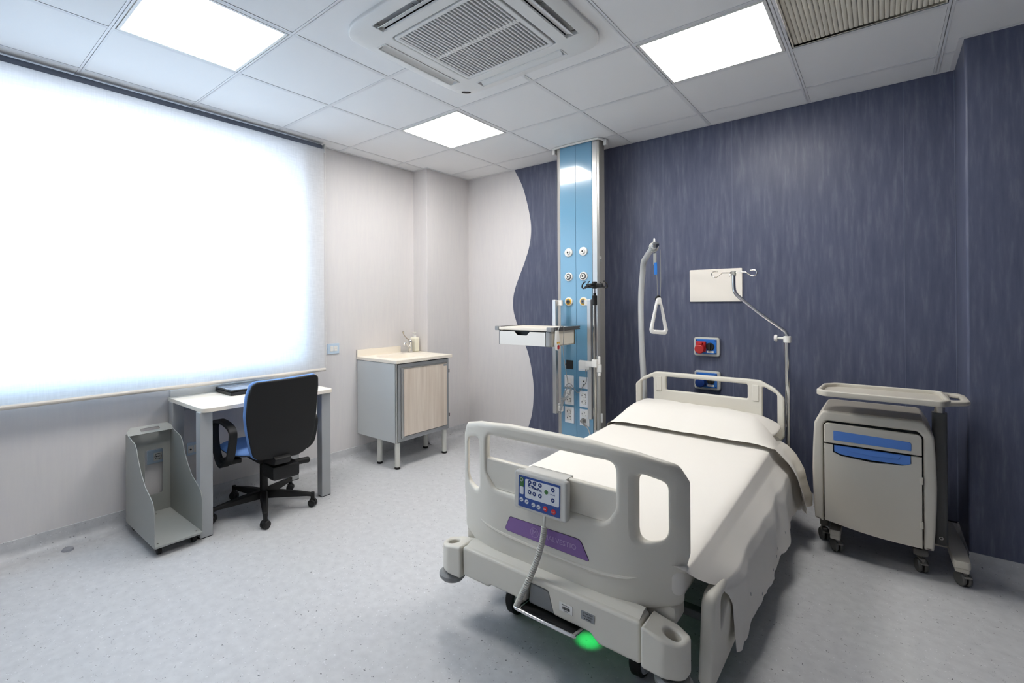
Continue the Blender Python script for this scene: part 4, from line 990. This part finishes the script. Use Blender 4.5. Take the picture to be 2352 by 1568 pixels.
for u, v in ((-.026, .613), (-.004, .611), (-.078, .620), (-.055, .617)): part('key_symbol', cflat([(u-.005, v-.003), (u-.004, v-.0045), (u+.005, v+.002), (u+.004, v+.0035)], 2), KD, cp)
for u, v in ((.025, .612), (.058, .610)):
    k = part('key', cflat(circ(u, v, .0098, 8), 1), M('keypad red', (204, 36, 40), .4), cp)
    part('key_symbol', B().text('CPR' if u < .04 else 'STOP', .0062, frame((BX+u, 1.4905, v), (1, 0, 0), (0, 0, 1)), .0002), KW, k)
# reclining figure pictogram and line
b = cflat([(-.048, .6745), (-.048, .673), (.010, .667), (.010, .6685)], 2)
b.merge(cflat(circ(-.045, .680, .004, 14), 2).bm); b.merge(cflat([(-.039, .681), (-.030, .682), (-.014, .674), (-.004, .679), (.004, .672), (.009, .673), (.004, .669), (-.004, .675), (-.014, .6705), (-.034, .676)], 2).bm)
b.merge(cflat([(.046, .6700), (.064, .6685), (.064, .667), (.046, .6685)], 2).bm)
part('keypad_pictogram', b, KD, cp)
CO = M('coil cable', (208, 206, 198), .45)
b = B().tube([(BX+.018, 1.503, .586), (BX+.020, 1.498, .57), (BX+.020, 1.496, .548)], .0042, 8, smooth=4)
part('cable_lead', b, CO, cp)
ctr = spline([Vector(p) for p in [(BX+.020, 1.496, .548), (BX+.014, 1.493, .50), (BX-.002, 1.490, .44), (BX-.022, 1.485, .38), (BX-.042, 1.470, .325), (BX-.060, 1.458, .28), (BX-.078, 1.455, .238)]], 60)
turns = 44; Nc = len(ctr); P = []
for i in range(turns*10):
    t = i/(turns*10-1)*(Nc-1); k = min(int(t), Nc-2); c = ctr[k].lerp(ctr[k+1], t-k); tg = (ctr[k+1]-ctr[k]).normalized()
    a_ = tg.cross(Vector((0, 1, 0))).normalized(); c_ = tg.cross(a_); an = 2*pi*i/10
    P.append(c+(a_*cos(an)+c_*sin(an))*.0085)
part('coiled_cable', B().tube(P, .0031, 6), CO, cp)
part('cable_tail', B().tube([(BX-.078, 1.455, .238), (BX-.082, 1.47, .225), (BX-.07, 1.52, .215), (BX-.02, 1.60, .235)], .004, 8, smooth=4), CO, cp)

# ------------------------------------------------------------------ trapeze pole and handle
tz = thing('lifting_pole', 'curved pale grey lifting pole rising behind the left of the headboard', 'lifting pole', (-1.40, 3.74, .25))
LPM = M('pole grey enamel', (200, 202, 202), .4)
path = [(-1.395, 3.74, .24), (-1.395, 3.74, .60), (-1.402, 3.74, .80), (-1.412, 3.73, 1.10), (-1.405, 3.71, 1.40), (-1.380, 3.68, 1.58), (-1.350, 3.62, 1.655), (-1.30, 3.54, 1.685), (-1.235, 3.42, 1.705), (-1.16, 3.27, 1.715), (-1.085, 3.12, 1.718)]
part('pole', B().tube(path, lambda t: .0225-.003*t, 20, smooth=8), LPM, tz, ang=60)
e0 = Vector(path[-1]); dd = (Vector(path[-1])-Vector(path[-2])).normalized()
part('end_cap', B().lathe([(0, 0), (.021, 0), (.022, .004), (.018, .016), (0, .020)], e0-dd*.004, dd, 24), CHROME, tz)
part('hook_loop', B().tube([e0-dd*.02+Vector((-.004, 0, .018)), e0-dd*.02+Vector((-.006, 0, .042)), e0-dd*.05+Vector((-.006, 0, .046)), e0-dd*.085+Vector((-.004, 0, .030)), e0-dd*.09+Vector((-.002, 0, .016))], .0035, 8, smooth=4), WHITE, tz)
tp_ = e0-dd*.10
part('collar', B().lathe([(.0212, 0), (.0245, .002), (.0245, .022), (.0212, .024)], tp_-dd*.01, dd, 24), LPM, tz)
hnd = thing('trapeze_handle', 'white triangular grab handle hanging on a grey strap from the lifting pole', 'grab handle', (tp_.x, tp_.y, 1.16))
hx_, hy_ = tp_.x+.022, tp_.y
vd = Vector((.80, .60, 0))   # width direction of the handle
STR = M('grey strap', (150, 150, 146), .6)
b = B().box(-.010, .010, -.0015, .0015, 1.455, 1.66, 0, 2, frame((hx_-.012, hy_, 0), vd, (-vd.y, vd.x, 0))); b.box(-.003, .003, -.0015, .0015, 1.370, 1.60, 0, 2, frame((hx_+.012, hy_, 0), vd, (-vd.y, vd.x, 0)))
b.bm.verts.ensure_lookup_table()
part('strap', B().tube([(hx_-.015, hy_, 1.69), (hx_-.012, hy_, 1.60), (hx_-.002, hy_, 1.50), (hx_+.000, hy_, 1.372)], .0045, 8, smooth=4, flat=.4).tube([(hx_+.015, hy_+.01, 1.70), (hx_+.018, hy_+.01, 1.5), (hx_+.016, hy_, 1.372)], .0020, 6, smooth=3), STR, hnd)
part('strap_loop', B().tube([tp_+Vector((-.026, 0, 0)), tp_+Vector((-.018, 0, .020)), tp_+Vector((.008, 0, .026)), tp_+Vector((.026, 0, .006)), tp_+Vector((.020, 0, -.020)), tp_+Vector((-.008, 0, -.030))], .006, 8, closed=True, smooth=4), M('strap silver', (176, 176, 170), .4, metal=.5), hnd)
part('buckle', B().box(hx_-.024, hx_-.004, hy_-.006, hy_+.002, 1.60, 1.675, .003), M('strap silver', (176, 176, 170), .4, metal=.5), hnd)
part('blue_tab', B().box(hx_-.020, hx_+.000, hy_-.007, hy_+.001, 1.535, 1.615, .003), M('blue tab', (40, 122, 208), .45), hnd, label='blue adjuster tab')
ho_ = roundpoly([(-.012, 0.245), (.014, .245), (.058, .030), (.048, 0), (-.052, .008), (-.058, .035)], [.012, .012, .02, .02, .02, .02], 5)
hi_ = roundpoly([(-.006, .195), (.010, .195), (.036, .028), (-.036, .032)], [.006, .006, .008, .008], 4)
hm = frame((hx_+.006, hy_, 1.142), vd, (0, 0, 1))
part('handle', B().plate(ho_, [hi_], .026, .009, lambda u, v, w_: hm @ Vector((u, v, w_))), WHITE, hnd, ang=60)
part('handle_ring', B().tube([hm @ Vector((-.010, .225, -.016)), hm @ Vector((-.016, .24, 0)), hm @ Vector((-.004, .252, .012)), hm @ Vector((.012, .240, .0)), hm @ Vector((.004, .228, -.016))], .005, 8, closed=True, smooth=4), BLACK, hnd)

# ------------------------------------------------------------------ drip pole on the bed's right head corner
dp = thing('drip_pole', 'chrome bent drip pole with two curled hooks standing right of the headboard', 'infusion pole', (-.468, 3.69, .25))
px_, py_ = -.462, 3.70
part('lower_tube', B().cyl((px_, py_, .26), (px_, py_, 1.108), .0165, n=24), CHROME, dp)
part('upper_tube', B().tube([(px_+.002, py_, 1.09), (px_+.001, py_, 1.13), (px_-.008, py_, 1.155), (px_-.030, py_, 1.178), (px_-.15, py_, 1.275), (px_-.262, py_, 1.378), (px_-.290, py_, 1.410), (px_-.302, py_, 1.445), (px_-.304, py_, 1.545)], .0115, 20, smooth=6), CHROME, dp)
b = B().cyl((px_, py_, 1.090), (px_, py_, 1.132), .0215, n=24, bev=.003).cyl((px_-.018, py_, 1.117), (px_-.055, py_, 1.117), .007, n=12)
b.lathe([(0, 0), (.020, 0), (.022, .004), (.022, .014), (.018, .018), (0, .018)], (px_-.053, py_, 1.117), (-1, 0, 0), 12)
part('clamp', b, WHITE, dp)
tx = px_-.304; tz_ = 1.552
part('hook_mount', B().cyl((tx, py_, 1.535), (tx, py_, 1.566), .015, n=20, bev=.004), M('grey mount', (170, 170, 166), .5), dp)
HK = STEEL
for s_ in (-1, 1):
    P = [(0, .003), (.06, .003), (.075, .000), (.095, -.016), (.112, -.026), (.130, -.022), (.138, -.004), (.130, .012), (.110, .014), (.098, .013)]
    part('hook', B().tube([(tx+s_*a, py_, tz_+c) for a, c in P], .0038, 8, smooth=4), HK, dp)
    P = [(0, .006), (-.018, .003), (-.030, -.010), (-.036, -.026)]
    part('hook', B().tube([(tx+s_*.010-s_*a*.2, py_+a, tz_+c) for a, c in P], .0038, 8, smooth=4), HK, dp)

# ------------------------------------------------------------------ bedside cabinet
NB = M('bedside plastic', (196, 191, 180), .5, bump=.06, bscale=900)
nb = thing('bedside_cabinet', 'beige bedside cabinet on casters with blue drawer pulls, right of the bed', 'bedside cabinet', (-.05, 3.43, 0))
x0, x1, yf, yb = -.280, .180, 3.22, 3.66
def q(x): return x
# side pillars with bulging outer edge
def bulge(u, v):
    return .012*sin(pi*min(1, max(0, (v-.15)/.6)))
fp = [(x0, .185), (x0+.035, .175), (x0+.035, .690), (x0+.05, .715), (x1-.055, .715), (x1-.035, .690), (x1-.035, .150), (x1, .150), (x1, .70), (x1-.03, .765), (x0+.03, .765), (x0, .70)]
b = B().plate(roundpoly(fp, [.006, .004, .02, .02, .02, .02, .004, .006, .02, .03, .03, .02], 4), [], .44, .010, lambda u, v, w_: (u+(1 if u > -.05 else -1)*bulge(u, v)*max(0, min(1, (abs(u+.05)-.20)/.025)), (yf+yb)/2+w_, v), [], [.25, .35, .45, .55, .65])
part('shell', b, NB, nb, ang=60)
part('top_recess', B().box(x0+.035, x1-.035, yf+.035, yb-.03, .764, .7665, .001), M('bedside top shaded', (150, 145, 135), .5), nb)  # toned darker than the shell, as the tray's shadow on the top
part('interior', B().box(x0+.036, x1-.036, yf+.02, yb-.01, .19, .72), DARK, nb)
part('drawer_front', B().plate(roundpoly([(x0+.040, .600), (x1-.040, .600), (x1-.040, .700), (x0+.040, .705)], [.004, .004, .02, .02], 4), [], .022, .004, lambda u, v, w_: (u, yf+.006+w_, v)), NB, nb)
NBL = M('bedside blue', (84, 132, 210), .45)
part('blue_band', B().plate(roundpoly([(x0+.080, .618), (x1-.078, .618), (x1-.078, .660), (x0+.080, .668)], [.003, .003, .01, .003], 3), [], .004, .001, lambda u, v, w_: (u, yf-.006+w_, v)), NBL, nb, label='blue band on the drawer')
dout = [(x0+.040, .592), (x1-.040, .592), (x1-.040, .152), (x0+.040, .186)]
dh = roundpoly([(x0+.078, .600), (x1-.078, .600), (x1-.078, .545), (x1-.11, .532), (-.05, .524), (x0+.11, .532), (x0+.078, .548)], [0, 0, .01, .02, .04, .02, .01], 3)
notch = [(x0+.040, .186)]+[(x0+.040+(x1-x0-.08)*k/8, .186-.034*k/8-.012*sin(pi*k/8)) for k in range(1, 8)]+[(x1-.040, .152), (x1-.040, .592), (x1-.078, .592), (x1-.078, .553), (x1-.11, .538), (-.05, .528), (x0+.11, .538), (x0+.078, .553), (x0+.078, .592), (x0+.040, .592)]
door = part('door', B().prism(notch, .022, frame((0, yf+.018, 0), (1, 0, 0), (0, 0, 1)), .003), NB, nb)
part('door_pull', B().prism([(x0+.082, .590), (x1-.080, .590), (x1-.080, .548), (x1-.11, .543), (-.05, .540), (x0+.11, .546), (x0+.082, .558)], .012, frame((0, yf+.012, 0), (1, 0, 0), (0, 0, 1)), .002), NBL, door, label='blue door pull')
part('pull_lip', B().prism(roundpoly([(x0+.11, .588), (x1-.11, .588), (x1-.125, .568), (-.05, .562), (x0+.135, .570)], .006, 3), .008, frame((0, yf+.004, 0), (1, 0, 0), (0, 0, 1)), .002), NBL, door)
for z in (.48, .265): part('hinge', B().box(x1-.050, x1-.036, yf-.008, yf+.004, z-.018, z+.018, .004), NB, nb)
def caster(t, x, y, aim, name='caster'):
    W1 = Vector((cos(aim), sin(aim), 0)); b = B()
    m = frame((x, y, 0), W1, (-W1.y, W1.x, 0))
    b.box(-.012, .012, -.030, .012, .050, .072, .006, 2, m).cyl((x, y, .06), (x, y, .095), .010, n=12)
    b.box(-.014, .014, -.050, -.022, .048, .054, .002, 2, m)
    c = part(name, b, M('caster grey', (140, 138, 132), .45), t)
    cc = m @ Vector((0, -.012, 0)); 
    w = B()
    for k in (-1, 1): w.cyl(cc+W1*(.004*k)+Vector((0, 0, .034)), cc+W1*(.020*k)+Vector((0, 0, .034)), .034, n=28, bev=.005)
    part('wheel', w, WHEELG, c)
for x, y, a in ((-.262, 3.43, .4), (.135, 3.33, .3), (-.24, 3.62, 1.), (.14, 3.62, .6)):
    caster(nb, x, y, a)
b = B().box(x0+.01, x1-.01, yf+.08, yb-.02, .155, .19, .01); b.box(.105, .165, 3.28, 3.40, .088, .125, .012).box(-.275, -.235, 3.38, 3.48, .088, .16, .01).box(-.26, -.22, 3.58, 3.65, .088, .16, .01).box(.12, .16, 3.58, 3.65, .088, .16, .01)
part('undertray', b, M('bedside dark', (96, 94, 90), .5), nb)

# overbed table
ot = thing('overbed_table', 'beige overbed tray table on a grey post behind and above the bedside cabinet', 'overbed table', (.215, 3.43, 0))
TRY = M('tray beige', (198, 193, 181), .45)
to = roundpoly([(-.262, 3.10), (-.235, 3.05), (.205, 3.05), (.232, 3.10), (.225, 3.40), (-.20, 3.40), (-.25, 3.33)], [.04, .04, .03, .04, .03, .05, .05], 5)
ti = [(-.015+(x+.015)*.93, 3.225+(y-3.225)*.89) for x, y in to]
b = B().plate(to, [ti], .030, .007, lambda u, v, w_: (u, v, .885+w_)); b.plate(to, [], .010, .003, lambda u, v, w_: (u, v, .876+w_))
part('tray', b, TRY, ot)
ho2 = roundpoly([(.215, 3.42), (.215, 3.08), (.285, 3.14), (.302, 3.18), (.302, 3.36), (.285, 3.42)], [.01, .01, .03, .03, .02, .03], 4)
hh = roundpoly([(.238, 3.38), (.238, 3.16), (.27, 3.19), (.276, 3.21), (.276, 3.36)], .012, 3)
part('tray_handle', B().plate(ho2, [hh], .020, .007, lambda u, v, w_: (u, v, .882+w_)), TRY, ot)
pg = M('post grey', (96, 96, 94), .5)
pm = roundpoly([(.190, 3.40), (.241, 3.40), (.245, 3.47), (.186, 3.47)], .02, 5)
part('post', B().prism(pm, .660, Matrix.Translation((0, 0, .125))), pg, ot)
part('inner_post', B().prism([(.2155+(a-.2155)*.72, 3.435+(c-3.435)*.72) for a, c in pm], .10, Matrix.Translation((0, 0, .775))), STEEL, ot)
part('release_lever', B().tube([(.20, 3.42, .845), (.16, 3.40, .850), (.12, 3.38, .852)], .009, 10, smooth=4, flat=.5), CHROME, ot)
part('post_bolt', B().lathe([(.005, 0), (.008, 0), (.008, .002), (.005, .002)], (.216, 3.40, .16), (0, -1, 0), 16), WHITE, ot)
b = B().box(-.20, .25, 3.45, 3.50, .098, .128, .006)
b.prism(roundpoly([(.245, 3.24), (.305, 3.24), (.305, 3.42), (.285, 3.80), (.255, 3.80), (.240, 3.42)], .015, 4), .036, Matrix.Translation((0, 0, .092)), .006)
b.prism(roundpoly([(-.225, 3.26), (-.175, 3.26), (-.175, 3.42), (-.185, 3.78), (-.215, 3.78), (-.225, 3.42)], .015, 4), .030, Matrix.Translation((0, 0, .095)), .006)
b.box(.250, .300, 3.245, 3.30, .072, .095, .006); b.box(-.222, -.178, 3.265, 3.31, .072, .098, .006)
part('base', b, TRY, ot)
for x, y, a in ((-.200, 3.31, .5), (.275, 3.295, .5), (.27, 3.77, .2), (-.2, 3.75, .2)): caster(ot, x, y, a)

# floor stop near the left wall
solo('door_stop', B().lathe([(0, .016), (.014, .015), (.024, .010), (.028, .001), (0, .001)], (-3.405, .575, 0)), M('floor stop grey', (150, 153, 160), .5), 'small grey domed floor stop near the left wall', 'floor stop')
